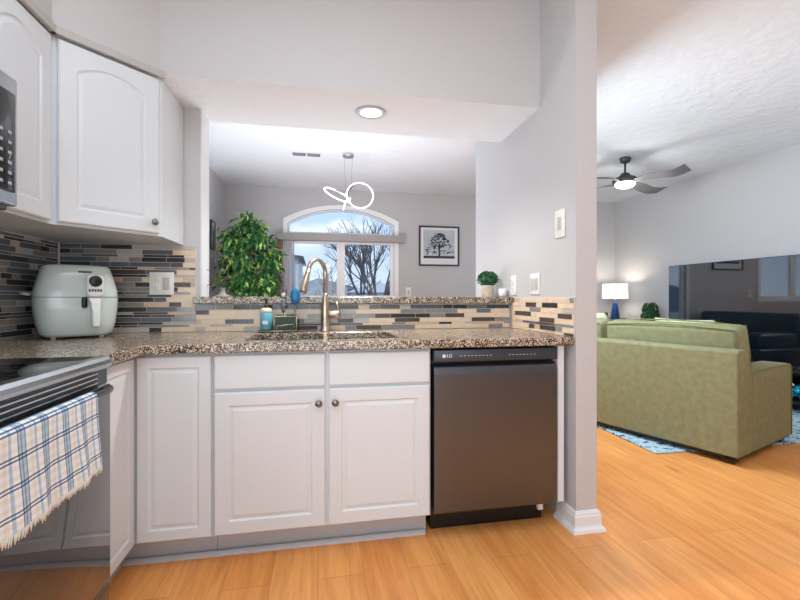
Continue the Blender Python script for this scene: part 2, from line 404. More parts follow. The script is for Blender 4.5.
# back wall with arched window opening and living-room window opening
W0, W1, WB, WS, WA = -.44, 1.16, 1.09, 2.215, 2.440
def arch_pts(x0, x1, zs, za, n=24):
    h = za - zs; half = (x1 - x0) / 2; R = (half * half + h * h) / (2 * h); cx = (x0 + x1) / 2; cz = za - R
    a0 = math.asin(half / R)
    return [(cx + R * sin(a), cz + R * cos(a)) for a in [-a0 + 2 * a0 * k / n for k in range(n + 1)]]
V0, V1, VB, VT = 2.75, 4.35, .25, 2.10
bw = MB(); Y0, Y1 = YB, YB + .15
for a in ((XL, W0, 0, ZC), (W0, W1, 0, WB), (W1, V0, 0, ZC), (V0, V1, 0, VB), (V0, V1, VT, ZC), (V1, XR, 0, ZC)):
    bw.box(a[0], a[1], Y0, Y1, a[2], a[3])
ap = arch_pts(W0, W1, WS, WA)
for (xa, za), (xb, zb) in zip(ap, ap[1:]):
    bw.loft([[(xa, Y0, za), (xb, Y0, zb), (xb, Y0, ZC), (xa, Y0, ZC)], [(xa, Y1, za), (xb, Y1, zb), (xb, Y1, ZC), (xa, Y1, ZC)]])
struct(bw.build('wall_back', M['wall']))

# arched window 1
wf = struct(thing('window_1', '', '')); del wf['label']; del wf['category']
def outline(x0, x1, zb, zs, za): return [(x0, zb)] + [(x, z) for x, z in arch_pts(x0, x1, zs, za)] + [(x1, zb)]
def band(mb, o1, o2, y0, y1):
    for i in range(len(o1)):
        j = (i + 1) % len(o1)
        mb.loft([[(o1[i][0], y0, o1[i][1]), (o1[j][0], y0, o1[j][1]), (o2[j][0], y0, o2[j][1]), (o2[i][0], y0, o2[i][1])],
                 [(o1[i][0], y1, o1[i][1]), (o1[j][0], y1, o1[j][1]), (o2[j][0], y1, o2[j][1]), (o2[i][0], y1, o2[i][1])]])
t = MB(); band(t, outline(W0 - .065, W1 + .065, WB - .06, WS + .06, WA + .062), outline(W0, W1, WB, WS, WA), YB - .022, YB - .001)
t.build('casing', M['wtrim'], wf)
t = MB(); band(t, outline(W0 + .002, W1 - .002, WB + .002, WS - .002, WA - .002), outline(W0 + .025, W1 - .025, WB + .02, WS - .015, WA - .020), YB + .03, YB + .10)
t.box(W0 + .024, W1 - .024, YB + .03, YB + .10, 1.99, 2.09)
t.build('frame', M['wtrim'], wf)
for x0, x1 in ((W0 + .025, .312), (.372, W1 - .025)):
    t = MB(); band(t, [(x0, WB + .02), (x0, 1.99), (x1, 1.99), (x1, WB + .02)], [(x0 + .030, WB + .048), (x0 + .030, 1.92), (x1 - .030, 1.92), (x1 - .030, WB + .048)], YB + .04, YB + .085)
    sa = t.build('sash', M['wtrim'], wf)
    MB().box(x0 + .030, x1 - .030, YB + .06, YB + .066, WB + .048, 1.92).build('pane', M['glass'], sa)
t = MB(); t.box(.312, .372, YB + .03, YB + .10, WB + .02, 1.99); t.build('mullion', M['wtrim'], wf)
t = MB(); o1 = outline(W0 + .025, W1 - .025, 2.09, WS - .015, WA - .020)
t.loft([[(x, YB + .06, z) for x, z in o1], [(x, YB + .066, z) for x, z in o1]]); t.build('arched_pane', M['glass'], wf)

# window 2 (seen reflected in the television)
w2 = struct(thing('window_2', '', '')); del w2['label']; del w2['category']
t = MB(); band(t, [(V0 - .06, VB - .06), (V0 - .06, VT + .06), (V1 + .06, VT + .06), (V1 + .06, VB - .06)], [(V0, VB), (V0, VT), (V1, VT), (V1, VB)], YB - .02, YB - .001)
t.build('casing', M['trim'], w2)
t = MB(); band(t, [(V0, VB), (V0, VT), (V1, VT), (V1, VB)], [(V0 + .05, VB + .05), (V0 + .05, VT - .05), (V1 - .05, VT - .05), (V1 - .05, VB + .05)], YB + .03, YB + .09)
t.box(3.52, 3.58, YB + .03, YB + .09, VB + .05, VT - .05); t.build('frame', M['trim'], w2)
MB().box(V0 + .05, V1 - .05, YB + .055, YB + .06, VB + .05, VT - .05).build('pane', M['glass'], w2)

# baseboards
prof = [(0, 0), (.032, 0), (.028, .013), (.018, .022), (.015, .028), (.015, .070), (.011, .077), (.011, .084), (.005, .093), (0, .095)]
# around the partition end (counter side, nose, living side)
struct(MB().sweep([(XP0, 1.985), (XP0, 1.838), (XP1, 1.838), (XP1, 3.15), (XP0, 3.15), (XP0, 2.69)][::-1], [(-o, z) for o, z in prof][::-1]).build('baseboard_partition', M['trim']))
struct(MB().sweep([(XR, YF), (XR, YB)], [(-o, z) for o, z in prof]).build('baseboard_right', M['trim']))
struct(MB().sweep([(XL, YB), (XR, YB)], prof).build('baseboard_back', M['trim']))
struct(MB().sweep([(XL, 2.69), (XL, YB)], prof).build('baseboard_left', M['trim']))

# ================================================================= tile backsplashes
def tiles(name, label, length, rows_h, seed, light, notch=None):
    """strip mosaic in local x (length) and z; front faces -y"""
    rnd = random.Random(seed); mb = MB(); names = list(TP)
    zmax = rows_h[1]; z = 0.002
    mb.box(0, length, 0, .006, 0, zmax, 0)
    while z < zmax - .008:
        h = rnd.choice((.0235, .0235, .0115))
        if z + h > zmax - .0015: h = zmax - .0015 - z
        x = -rnd.uniform(0, .12)
        while x < length:
            l_ = rnd.choice((.06, .09, .12, .15, .20)) if h > .015 else rnd.choice((.08, .12, .17))
            a, b = max(x, .001), min(x + l_, length - .001)
            if b - a > .008:
                u = (a + b) / 2 / length
                k = rnd.choices(names, weights=light(u) if not (zmax < .16 and z + h > zmax - .012 and h > .0) else (.3, .1, .4, 2, 3, 2.5, .6))[0]
                mb.box(a, b, -.0022, .0005, z, z + h, 1 + names.index(k))
            x += l_ + .0028
        z += h + .0028
    o = mb.build(name, [M['grout']] + [TP[k] for k in names])
    return tag(o, label, 'backsplash')
# weights: cream tan lightgrey midgrey slate charcoal plum
shaded_mix = lambda u: (.2, .1, 1.0, 2.0, 2.6, 2.4, .5)  # extra grey and dark tiles imitate the shade on the left
warm = lambda u: (3.6, .9, 1.1, 2.0, .9, 1.0, 1.3)
def shade_grad(u): return tuple(a * (1 - min(1, max(0, (u - .62) * 4))) + b * min(1, max(0, (u - .62) * 4)) for a, b in zip(shaded_mix(0), warm(0)))  # painted shade at the left end, fading into the plain mix
o = tiles('tile_backsplash', 'tall grey and cream strip mosaic around the double outlet, shade put into the left tiles', .66, (0, .470), 3, shade_grad); o.location = (-1.318, 2.523, .9145)
o = tiles('tile_backsplash', 'strip mosaic tile on the left wall behind the range, coloured slate and grey as shade', 1.75, (0, .470), 5, shaded_mix); o.location = (-1.323, .765, .9145); o.rotation_euler = (0, 0, pi / 2)
o = tiles('tile_backsplash', 'long low cream and grey mosaic strip under the granite ledge behind the sink', 1.18 + .657, (0, .151), 11, warm); o.location = (-.657, 2.523, .9145)
o = tiles('tile_backsplash', 'short cream mosaic strip on the partition wall at the right end of the counter', .67, (0, .190), 19, lambda u: (6, 1.0, .5, 1.6, .2, .5, 1.3)); o.location = (1.189, 2.515, .9145); o.rotation_euler = (0, 0, -pi / 2)
MBt = MB().box(-.0, .006, 0, .006, 0, .470); o = tag(MBt.build('tile_edge_strip', M['white_plastic'], loc=(-1.3185, 2.511, .9145)), 'pale vertical strip in the tiled corner behind the air fryer', 'edge strip')

# ================================================================= countertop, ledge, sink
xs = [XL, -.675, -.32, .022, .048, .385, XP0 - .001]; ys = [1.512, 1.845, 1.98, 2.37, 2.522]
def keep(i, j):
    if j == 0: return i == 0
    return not (j == 2 and i in (2, 4))
o = MB().cells([x + (0.001 if x == XL else 0) for x in xs], ys, keep, .876, .914).build('granite_countertop', M['granite'], bevel=.006, seg=3)
tag(o, 'speckled tan and brown granite worktop turning the corner around the sink', 'countertop')
o = MB().cells([-.665, -.627, XP0 - .001], [2.485, 2.528, 2.84], lambda i, j: not (i == 0 and j == 1), 1.0675, 1.107).build('granite_ledge', M['granite'], bevel=.005, seg=3)
tag(o, 'raised speckled granite bar ledge on top of the half wall', 'ledge')

def rrect(x0, x1, y0, y1, r, z, n=5):
    P = []
    for cx, cy_, a0 in ((x1 - r, y1 - r, 0), (x0 + r, y1 - r, pi / 2), (x0 + r, y0 + r, pi), (x1 - r, y0 + r, 1.5 * pi)):
        for k in range(n + 1):
            a = a0 + pi / 2 * k / n; P.append((cx + r * cos(a), cy_ + r * sin(a), z))
    return P
sk = thing('kitchen_sink', 'double bowl stainless steel sink set under the granite cutouts', 'sink', (.035, 2.175, .70))
def bowl(x0, x1):
    t = MB(); y0, y1 = -.20, .20
    lp = [rrect(x0 - .006, x1 + .006, y0 - .005, y1 + .005, .03, .1755), rrect(x0 - .004, x1 + .004, y0 - .004, y1 + .004, .03, .005), rrect(x0, x1, y0, y1, .04, 0), rrect(x0 + .01, x1 - .01, y0 + .01, y1 - .01, .04, 0), rrect(x0 + .006, x1 - .006, y0 + .006, y1 - .006, .035, .02), rrect(x0, x1, y0, y1, .03, .1755)]
    # walls with thickness: outside loops then inside loops
    t.loft([lp[0], lp[1], lp[2]], cap=False, smooth=True); t.loft([lp[2], lp[3]], cap=False)
    t.loft([rrect(x0 + .02, x1 - .02, y0 + .02, y1 - .02, .03, .004), lp[4], lp[5], lp[0]], cap=False, smooth=True)
    t.face([t.bm.verts.new(p) for p in rrect(x0 + .02, x1 - .02, y0 + .02, y1 - .02, .03, .004)])
    b = t.build('bowl', M['steel'], sk)
    MB().lathe([(.042, .005), (.042, .009), (.03, .009), (.028, .006), (.001, .006)], 20, ((x0 + x1) / 2, .02, 0)).build('drain', M['chrome'], b)
bowl(-.352, -.006); bowl(.008, .352)

# ================================================================= doors and cabinets
def door_mesh(w, h, arch=0, stile=.055, th=.019, slab=False):
    """raised panel door, local x 0..w, z 0..h, front at y=-th, back at y=0"""
    t = MB(); n = 10
    def lp(off, y, a=0):
        x0, x1, z0, z1 = off, w - off, off, h - off
        P = [(x0, y, z0), (x1, y, z0)]
        for k in range(n + 1):
            s_ = k / n; x = x1 + (x0 - x1) * s_
            P.append((x, y, z1 - a * (abs(2 * s_ - 1) ** 2)))
        return P
    L_ = [lp(0, 0), lp(0, -th + .005), lp(.005, -th)]
    if not slab:
        L_ += [lp(stile, -th, arch), lp(stile + .006, -th + .006, arch), lp(stile + .011, -th + .006, arch), lp(stile + .024, -th + .0015, arch)]
    t.loft(L_); return t
def knob_mesh():
    return MB().lathe([(.005, 0), (.005, .010), (.009, .014), (.0145, .018), (.0155, .023), (.012, .028), (.004, .030), (.0005, .030)], 16)
def add_door(cab, x, z, y, w, h, arch=0, knob=None, slab=False, name='door', stile=.055):
    d = door_mesh(w, h, arch, slab=slab, stile=stile).build(name, M['cab'], cab, loc=(x, y, z))
    if knob:
        k = knob_mesh().build('knob', M['knob'], d, loc=(knob[0], -.0185, knob[1]), rot=(pi / 2, 0, 0))
    return d

# lazy-susan corner base cabinet: doors on both inside faces
cb = thing('corner_base_cabinet', 'white corner base cabinet with two raised panel doors meeting beside the range', 'cabinet', (0, 0, 0))
MB().prism([(XL + .003, 1.515), (-.732, 1.515), (-.732, 1.892), (-.427, 1.892), (-.427, 2.52), (XL + .003, 2.52)], .115, .874).build('carcass', M['cab'], cb)
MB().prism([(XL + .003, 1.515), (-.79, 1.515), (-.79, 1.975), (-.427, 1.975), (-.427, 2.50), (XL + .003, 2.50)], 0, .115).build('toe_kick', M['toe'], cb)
add_door(cb, -.710, .122, 1.890, .279, .742, stile=.045)
d = door_mesh(.345, .742, stile=.045).build('door', M['cab'], cb, loc=(-.731, 1.520, .122), rot=(0, 0, pi / 2))

# sink base cabinet
sc_ = thing('sink_base_cabinet', 'wide white sink base cabinet with two panel doors and two drawer fronts', 'cabinet', (-.425, 1.892, 0))
t = MB(); W_ = .926
for a in ((0, .018, 0, .62, .115, .874), (W_ - .018, W_, 0, .62, .115, .874), (.018, W_ - .018, 0, .62, .115, .133), (.018, W_ - .018, .61, .62, .133, .874),
          (.018, W_ - .018, 0, .0199, .133, .874)):
    t.box(*a)
t.build('carcass', M['cab'], sc_)
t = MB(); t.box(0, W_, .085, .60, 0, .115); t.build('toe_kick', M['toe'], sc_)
for i, x in enumerate((.006, W_ / 2 + .007)):
    wd = .450
    add_door(sc_, x, .122, -.001, wd, .588, knob=((wd - .028) if i == 0 else .028, .530))
    add_door(sc_, x, .722, -.001, wd, .142, slab=True, name='drawer_front')
for x in (.0, .452):
    pass
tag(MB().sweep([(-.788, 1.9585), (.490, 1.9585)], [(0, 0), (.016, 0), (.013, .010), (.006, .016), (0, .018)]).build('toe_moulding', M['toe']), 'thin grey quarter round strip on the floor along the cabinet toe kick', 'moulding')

# end panel between dishwasher and partition
tag(MB().box(1.124, 1.156, 1.875, 2.50, .128, .872).build('end_panel', M['cab']), 'narrow white filler panel right of the dishwasher', 'panel')

# dishwasher
dw = thing('dishwasher', 'dark brushed steel dishwasher built in under the granite worktop', 'dishwasher', (.506, 1.89, 0))
DW = .612
MB().box(.006, DW - .006, .02, .58, .115, .866).build('tub_body', M['black'], dw)
MB().box(.02, DW - .02, .095, .50, .0, .115).build('toe_panel', M['black'], dw)
t = MB(); pf = [(.018, .125), (-.018, .125), (-.026, .135), (-.030, .45), (-.030, .755), (-.024, .785), (-.008, .797), (.018, .797)]
t.loft([[(.006, y, z) for y, z in pf], [(DW - .006, y, z) for y, z in pf]]); t.build('door', M['bronze_steel'], dw, bevel=.003)
cp = MB().rbox(.004, DW - .004, -.030, .018, .812, .866, .004, 2).build('control_panel', M['panel'], dw)
text_mesh('lettering', 'LG', .021, M['print_paper'], cp, (.062, -.0304, .8385), (pi / 2, 0, 0))
MB().lathe([(.0085, 0), (.0085, .0012), (.0001, .0012)], 20).build('round_emblem', M['print_paper'], cp, loc=(.050, -.0302, .8385), rot=(pi / 2, 0, 0))
t = MB()
for k in range(9): t.box(.125 + k * .018, .125 + k * .018 + .009, -.0310, -.0302, .8365, .8395)
t.build('button_marks', M['mark_light'], cp)
t = MB()
for k in range(8): t.box(.36 + k * .018, .36 + k * .018 + .009, -.0310, -.0302, .8365, .8395)
t.build('button_marks', M['mark_light'], cp)
MB().box(.565, .592, .075, .094, .05, .085).build('hose_clip', M['white_plastic'], dw)

# upper corner (diagonal) cabinet
uc = thing('corner_wall_cabinet', 'white diagonal corner wall cabinet with arched panel door above the air fryer', 'cabinet', (0, 0, 0))
MB().prism([(XL + .002, 2.525), (-.72, 2.525), (-.72, 2.195), (-1.025, 1.890), (XL + .002, 1.890)], 1.388, 2.122).build('carcass', M['cab'], uc)
dl = sqrt(2) * .305
dg_ = door_mesh(.385, .716, arch=.045, stile=.060).build('door', M['cab'], uc, loc=(-1.025 + .026 * .707 + .0007, 1.890 + .026 * .707 - .0007, 1.398), rot=(0, 0, pi / 4))
knob_mesh().build('knob', M['knob'], dg_, loc=(.355, -.0185, .048), rot=(pi / 2, 0, 0))
MB().box(-.0, dl, -.034, -.0155, 2.122, 2.152).build('crown_strip', M['crown'], uc, loc=(-1.025, 1.890, 0), rot=(0, 0, pi / 4))
MB().prism([(XL + .002, 2.525), (-.722, 2.525), (-.722, 2.21), (-1.015, 1.915), (XL + .002, 1.915)], 2.1225, 2.139).build('top_filler', M['cab'], uc)

# upper cabinet on left wall beside microwave
ul = thing('wall_cabinet', 'white wall cabinet with arched panel door beside the microwave', 'cabinet', (-1.025, 1.514, 0), pi / 2)
MB().box(0, .374, 0, .300, 1.388, 2.122).build('carcass', M['cab'], ul)
add_door(ul, .004, 1.398, -.001, .356, .716, arch=.055, stile=.058)
MB().box(0, .374, 0, .30, 2.1225, 2.139).build('top_filler', M['cab'], ul)
MB().box(0, .372, -.034, -.0165, 2.122, 2.152).build('crown_strip', M['crown'], ul)
# shorter cabinet above the microwave
um = thing('wall_cabinet', 'short white wall cabinet directly above the microwave, cut by the left edge', 'cabinet', (-1.025, .757, 0), pi / 2)
MB().box(0, .754, 0, .300, 1.80, 2.122).build('carcass', M['cab'], um)
for k in (0, 1): add_door(um, .004 + .377 * k, 1.806, -.001, .371, .300, arch=.03, stile=.05)
MB().box(0, .754, -.034, -.0165, 2.122, 2.152).build('crown_strip', M['crown'], um)
# light rail under cabinets against wall
tag(MB().box(0, .60, 0, .014, 0, .022).build('wall_trim_strip', M['trim'], loc=(-1.322, 1.90, 1.3655), rot=(0, 0, pi / 2)), 'thin white strip above the tiles on the left wall under the cabinets', 'trim strip')

# microwave
mw = thing('microwave', 'stainless over-the-range microwave with black glass keypad at the left edge', 'microwave', (-.928, .758, 1.365), pi / 2)
MB().rbox(0, .753, 0, .390, 0, .400, .006, 2).build('body', M['darksteel'], mw)
MB().rbox(.002, .752, -.028, -.0005, .012, .398, .008, 3).build('front_frame', M['steel'], mw)
dp = MB().rbox(.04, .560, -.034, -.0285, .05, .345, .004, 2).build('door_glass', M['glassblack'], mw)
kp = MB().rbox(.600, .732, -.034, -.0285, .05, .345, .004, 2).build('keypad', M['glassblack'], mw)
for r_ in range(6):
    for c_ in range(3): MB().box(.625 + c_ * .036, .639 + c_ * .036, -.0352, -.0342, .07 + r_ * .03, .079 + r_ * .03).build('key', M['mark_light'], kp)
t = MB(); t.tube([(.58, -.030, .07), (.58, -.062, .09), (.58, -.062, .31), (.58, -.030, .33)], .008, 10); t.build('handle', M['steel'], mw)

# ================================================================= range with towel
rg = thing('range', 'stainless slide-in range with black glass top and mirror-dark oven door', 'range', (-.665, .755, 0), pi / 2)
RW = .752
MB().box(.002, RW - .002, .012, .62, .05, .895).build('body', M['darksteel'], rg)
MB().rbox(.0, RW, -.005, .638, .8955, .917, .005, 2).build('cooktop_glass', M['glassblack'], rg)
t = MB(); pf = [(.010, .880), (-.018, .882), (-.023, .888), (-.025, .897), (-.022, .908), (-.012, .9165), (.004, .9195), (.004, .9175), (-.0055, .916), (-.0055, .894), (.010, .894)]
t.loft([[(.0, y, z) for y, z in pf], [(RW, y, z) for y, z in pf]], smooth=False); t.build('front_lip', M['steel'], rg)
t = MB(); t.box(.004, RW - .004, -.012, .0115, .833, .879); t.build('vent_panel', M['darksteel'], rg)
t = MB()
for k in range(3): t.box(.01, RW - .075, -.016, -.0122, .836 + k * .014, .843 + k * .014)
t.build('vent_slots', M['black'], rg)
t = MB()
for k in range(3): t.box(.01, RW - .075, -.018, -.0122, .8435 + k * .014, .8475 + k * .014)
t.build('vent_bars', M['steel'], rg)
od = MB().rbox(.002, RW - .002, -.022, .0115, .215, .831, .004, 2).build('oven_door', M['oven_glass'], rg)
hd = MB(); hd.tube([(.015, -.022, .815), (.022, -.036, .822), (.07, -.050, .825), (RW - .10, -.050, .825), (RW - .05, -.036, .822), (RW - .04, -.022, .815)], [.011, .012, .0105, .0105, .014, .015], 12)
hd.build('handle', M['darksteel'], rg)
MB().rbox(.002, RW - .002, -.018, .0115, .065, .207, .004, 2).build('storage_drawer', M['oven_glass'], rg)
MB().box(.01, RW - .01, .03, .55, 0, .05).build('toe_panel', M['black'], rg)
MB().lathe([(.095, 0), (.095, .0006), (.088, .0006), (.088, 0)], 40, (.2, .33, .9171), cap=False).build('burner_ring', M['mark'], rg)
MB().lathe([(.075, 0), (.075, .0006), (.070, .0006), (.070, 0)], 40, (.55, .33, .9171), cap=False).build('burner_ring', M['mark'], rg)

# towel draped over the handle (world aligned to the range: local x along the bar)
def towel():
    t = MB(); uvl = t.bm.loops.layers.uv.new('UVMap'); NX, NS = 60, 64
    x0, x1 = .08, .574; V = []; bar_y, bar_z, rr = -.050, .825, .0135
    back = .10; front = .198
    for i in range(NX + 1):
        u = i / NX; row = []
        for j in range(NS + 1):
            s_ = j / NS * (back + pi * rr + front)
            if s_ < back: y, z, dd = bar_y + rr, bar_z - (back - s_), back - s_
            elif s_ < back + pi * rr:
                a = (s_ - back) / rr; y, z, dd = bar_y + rr * cos(a), bar_z + rr * sin(a), 0
            else: dd = s_ - back - pi * rr; y, z = bar_y - rr, bar_z - dd
            if s_ >= back + pi * rr:
                k = min(1, dd / .2)
                y += -k * (.004 + .005 * sin(u * 17 + 1) + .003 * sin(u * 39 + dd * 9))
                x = x0 + (x1 - x0) * u + k * (.12 * dd * u + .004 * sin(dd * 14))
                z += .018 * k * (u - .5) * 0
            else: x = x0 + (x1 - x0) * u
            row.append((t.bm.verts.new((x, y, z)), (u * 1.25, j / NS)))
        V.append(row)
    for i in range(NX):
        for j in range(NS):
            q = [V[i][j], V[i + 1][j], V[i + 1][j + 1], V[i][j + 1]]
            f = t.bm.faces.new([a[0] for a in q]); f.smooth = True
            for lo, a in zip(f.loops, q): lo[uvl].uv = a[1]
    tips = [V[i][NS][0].co.copy() for i in range(NX + 1)]
    return t, tips
tt, tips = towel()
tw = thing('dish_towel', 'white cotton plaid towel with blue and black stripes hanging on the oven handle', 'towel', (-.665, .755, 0), pi / 2)
o = tt.build('cloth', M['towel'], tw)
sm = o.modifiers.new('solid', 'SOLIDIFY'); sm.thickness = .003; sm.offset = 0
t = MB(); rnd = random.Random(2)
for a, b in zip(tips, tips[1:]):
    for k in range(2):
        p = a.lerp(b, k / 2 + .2); l_ = rnd.uniform(.012, .022); dx = rnd.uniform(-.004, .004)
        t.tube([p + Vector((0, 0, .002)), p + Vector((dx, 0, -l_ * .6)), p + Vector((dx * 1.5, 0, -l_))], [.0024, .002, .001], 5)
t.build('fringe', M['fringe'], tw)

# ================================================================= air fryer
af = thing('air_fryer', 'rounded pale grey air fryer in the tiled corner of the counter', 'air fryer', (-1.130, 2.295, .9145), radians(33))
def sup(wx, wy, z, n=3.0, N=40, yo=0):
    P = []
    for k in range(N):
        a = 2 * pi * k / N; c_, s_ = cos(a), sin(a)
        P.append((wx * math.copysign(abs(c_) ** (2 / n), c_), yo + wy * math.copysign(abs(s_) ** (2 / n), s_), z))
    return P
t = MB(); secs = [(.122, .105, .014), (.138, .118, .018), (.150, .128, .030), (.163, .138, .075), (.171, .145, .13), (.173, .146, .18), (.170, .143, .215), (.150, .128, .285), (.140, .120, .315), (.132, .113, .323), (.120, .10, .327)]
t.loft([sup(a * .935, b * .95, z * 1.05 - .006, 3.6) for a, b, z in secs], smooth=True); t.build('shell', M['fryer'], af)
t = MB(); t.loft([sup(.1622, .1393, .188, 3.6), sup(.1622, .1393, .1905, 3.6)], smooth=True); t.build('basket_seam', M['mark'], af)
for x in (-.09, .09):
    for y in (-.075, .075): MB().lathe([(.009, 0), (.011, .018)], 12, (x, y, 0)).build('foot', M['white_plastic'], af)
t = MB(); t.rbox(.0, .066, -.164, -.128, .190, .292, .014, 4); hp = t.build('dial_plate', M['fryer_light'], af, loc=(.020, 0, 0))
t = MB(); t.lathe([(.025, 0), (.025, .007), (.020, .010), (.0005, .010)], 24); t.build('dial', M['black'], hp, loc=(.033, -.164, .262), rot=(pi / 2, 0, 0))
t = MB()
for k in range(5): t.box(.008 + k * .0104, .0155 + k * .0104, -.1652, -.1642, .214, .226)
t.build('plate_marks', M['mark'], hp)
t = MB(); t.loft([[(.026 + s1, -.130, z), (.074 - s1 * .5, -.130, z), (.074 - s1 * .5, -d1, z), (.026 + s1, -d1, z)] for z, s1, d1 in ((.186, 0, .166), (.165, .006, .180), (.120, .012, .186), (.060, .014, .186), (.050, .016, .178))])
t.build('basket_handle', M['fryer_light'], af, bevel=.006)
t = MB(); t.rbox(.004, .026, -.150, -.132, .140, .190, .008, 3); t.build('release_button', M['black'], af)
t = MB()
for k in range(8): t.box(-.005 + k * .0064, .000 + k * .0064, -.1235, -.118, .301, .309)
t.build('name_marks', M['mark'], af)
MB().tube([(-.165, .02, .20), (-.185, .02, .205), (-.187, .035, .205)], .006, 8).build('cord_hook', M['white_plastic'], af)

# ================================================================= faucet
fx, fy = .040, 2.445
fc = thing('faucet', 'tall brushed nickel gooseneck faucet behind the sink', 'faucet', (fx, fy, .9145))
MB().lathe([(.030, 0), (.030, .006), (.025, .010), (.024, .07), (.026, .10), (.022, .15), (.014, .20), (.0125, .21)], 24).build('body', M['nickel'], fc)
dx, dy = -.66, -.75; Rr = .068; pts = [(0, 0, .205)]
for k in range(17):
    a = pi * k / 16 * .93; h = Rr * (1 - cos(a)); pts.append((dx * h, dy * h, .325 + Rr * sin(a)))
MB().tube(pts, .0125, 14).build('neck', M['nickel'], fc)
e = Vector(pts[-1]); dn = (Vector(pts[-1]) - Vector(pts[-2])).normalized(); dn = (dn + Vector((-.10, 0, -.3))).normalized()
MB().tube([e - dn * .002, e + dn * .035, e + dn * .040, e + dn * .115, e + dn * .130], [.0135, .0145, .0165, .021, .019], 18).build('spray_head', M['nickel'], fc)
hl = MB().tube([(.015, 0, .095), (.030, 0, .095), (.075, -.005, .095), (.084, -.005, .095)], [.016, .020, .021, .014], 18).build('valve_handle', M['nickel'], fc)
MB().tube([(.068, -.005, .108), (.070, -.004, .135), (.062, -.002, .165)], [.006, .005, .006], 10).build('lever', M['nickel'], hl)

# ================================================================= caddy, soap, brushes
cd = thing('sink_caddy', 'dark green sink caddy with brass wire rim beside the faucet', 'caddy', (-.184, 2.425, .9145))
t = MB(); t.rbox(-.130, .072, -.037, .037, .0, .012, .003, 2); t.build('tray', M['darkgreen'], cd)
t = MB(); 
for a in ((-.042, .068, -.031, -.027, .014, .085), (-.042, .068, .027, .031, .014, .095), (-.042, -.038, -.027, .027, .014, .085), (.064, .068, -.027, .027, .014, .085)): t.box(*a)
t.build('bin', M['darkgreen'], cd)
t = MB()
t.tube([(-.044, -.033, .086), (.070, -.033, .086), (.070, .033, .096), (-.044, .033, .096)], .0028, 8, closed=True)
t.tube([(.070, -.034, .012), (.070, -.034, .086)], .0028, 8)
t.tube([(-.130, -.036, .008), (.070, -.036, .008)], .0028, 8)
t.tube([(-.034, -.034, .02), (-.034, -.036, .035), (.052, -.036, .045), (.058, -.034, .02)], .002, 8)
t.build('wire_rim', M['gold'], cd)
sp = thing('soap_bottle', 'teal labelled soap bottle with black pump standing on the caddy tray', 'bottle', (-.275, 2.425, .929))
MB().lathe([(.030, 0), (.034, .003), (.034, .088), (.032, .092)], 24).build('bottle_body', M['soap'], sp)
MB().lathe([(.033, .0915), (.032, .104), (.024, .115), (.012, .118)], 24).build('collar', M['cream'], sp)
MB().box(-.016, .012, -.0352, -.0338, .030, .048).build('label_marks', M['print_paper'], sp)
pm = MB(); pm.lathe([(.012, .118), (.012, .13), (.005, .132), (.005, .158), (.008, .160), (.008, .168), (.001, .169)], 14); pm.tube([(0, 0, .164), (-.02, -.012, .163), (-.028, -.018, .156)], .004, 8)
pm.build('pump', M['black'], sp)
b1 = thing('dish_brush', 'dish brush with solid teal oval head upright in the caddy', 'brush', (-.128, 2.425, .932))
t = MB(); t.tube([(0, 0, 0), (.004, 0, .09), (.006, 0, .135)], .0055, 10); t.build('handle', M['clear'], b1)
t = MB(); t.lathe([(.003, 0), (.015, .006), (.022, .024), (.0245, .045), (.022, .068), (.014, .086), (.002, .092)], 20, (.006, 0, .132), sxy=(1.1, .45)); t.build('head', M['teal'], b1)
b2 = thing('dish_brush', 'dish brush with grey loop handle and small blue barrel in the caddy', 'brush', (-.186, 2.428, .960))
t = MB(); t.lathe([(.006, 0), (.010, .005), (.013, .03), (.012, .065), (.007, .078)], 16, (0, 0, .062)); t.build('barrel', M['clear'], b2)
t = MB(); t.lathe([(.006, 0), (.009, .01), (.008, .03), (.004, .04)], 14, (0, 0, .082)); t.tube([(0, 0, -.028), (0, 0, .062)], .005, 8); t.build('blue_core', M['teal'], b2)
t = MB(); P = [(-.013, 0, .142)] + [(-.0165 * cos(pi * k / 10), 0, .172 + .018 * sin(pi * k / 10)) for k in range(11)] + [(.013, 0, .142)]
t.tube(P, .0032, 8, closed=True); t.build('loop', M['darksteel'], b2)
MB().rbox(-.010, .010, -.004, .004, .147, .168, .003, 2).build('beige_insert', M['cream'], b2)

# ================================================================= wall plates
def plate(name, label, cat, loc, rotz, w_, h_, kind):
    p_ = thing(name, label, cat, loc, rotz)
    MB().rbox(-w_ / 2, w_ / 2, -.006, 0, -h_ / 2, h_ / 2, .0025, 2).build('cover_plate', M['white_plastic'], p_)
    n = len(kind)
    for i, k in enumerate(kind):
        cx = (i - (n - 1) / 2) * .046
        if k == 's': MB().rbox(cx - .0165, cx + .0165, -.0095, -.0062, -.033, .033, .002, 2).build('rocker', M['plate_slot'], p_)
        else:
            for zz in (-.02, .02):
                q = MB().rbox(cx - .0165, cx + .0165, -.0085, -.0062, zz - .014, zz + .014, .003, 2).build('socket', M['white_plastic'], p_)
                MB().box(cx - .008, cx - .006, -.009, -.0086, zz - .004, zz + .005).box(cx + .006, cx + .008, -.009, -.0086, zz - .004, zz + .005).build('slots', M['mark'], q)
    return p_
plate('wall_outlet', 'cream double outlet plate on the mosaic tiles right of the air fryer', 'outlet', (-.827, 2.5195, 1.178), 0, .122, .122, 'os')
plate('light_switch', 'single white rocker switch plate high on the partition wall', 'switch', (XP0 - .001, 1.968, 1.473), -pi / 2, .085, .140, 's')
plate('light_switch', 'wide double white switch plate above the tiles on the partition wall', 'switch', (XP0 - .001, 2.222, 1.178), -pi / 2, .105, .118, 'ss')
plate('wall_outlet', 'narrow white outlet plate on the partition wall nearest the small potted plant', 'outlet', (XP0 - .001, 2.492, 1.178), -pi / 2, .078, .120, 'o')
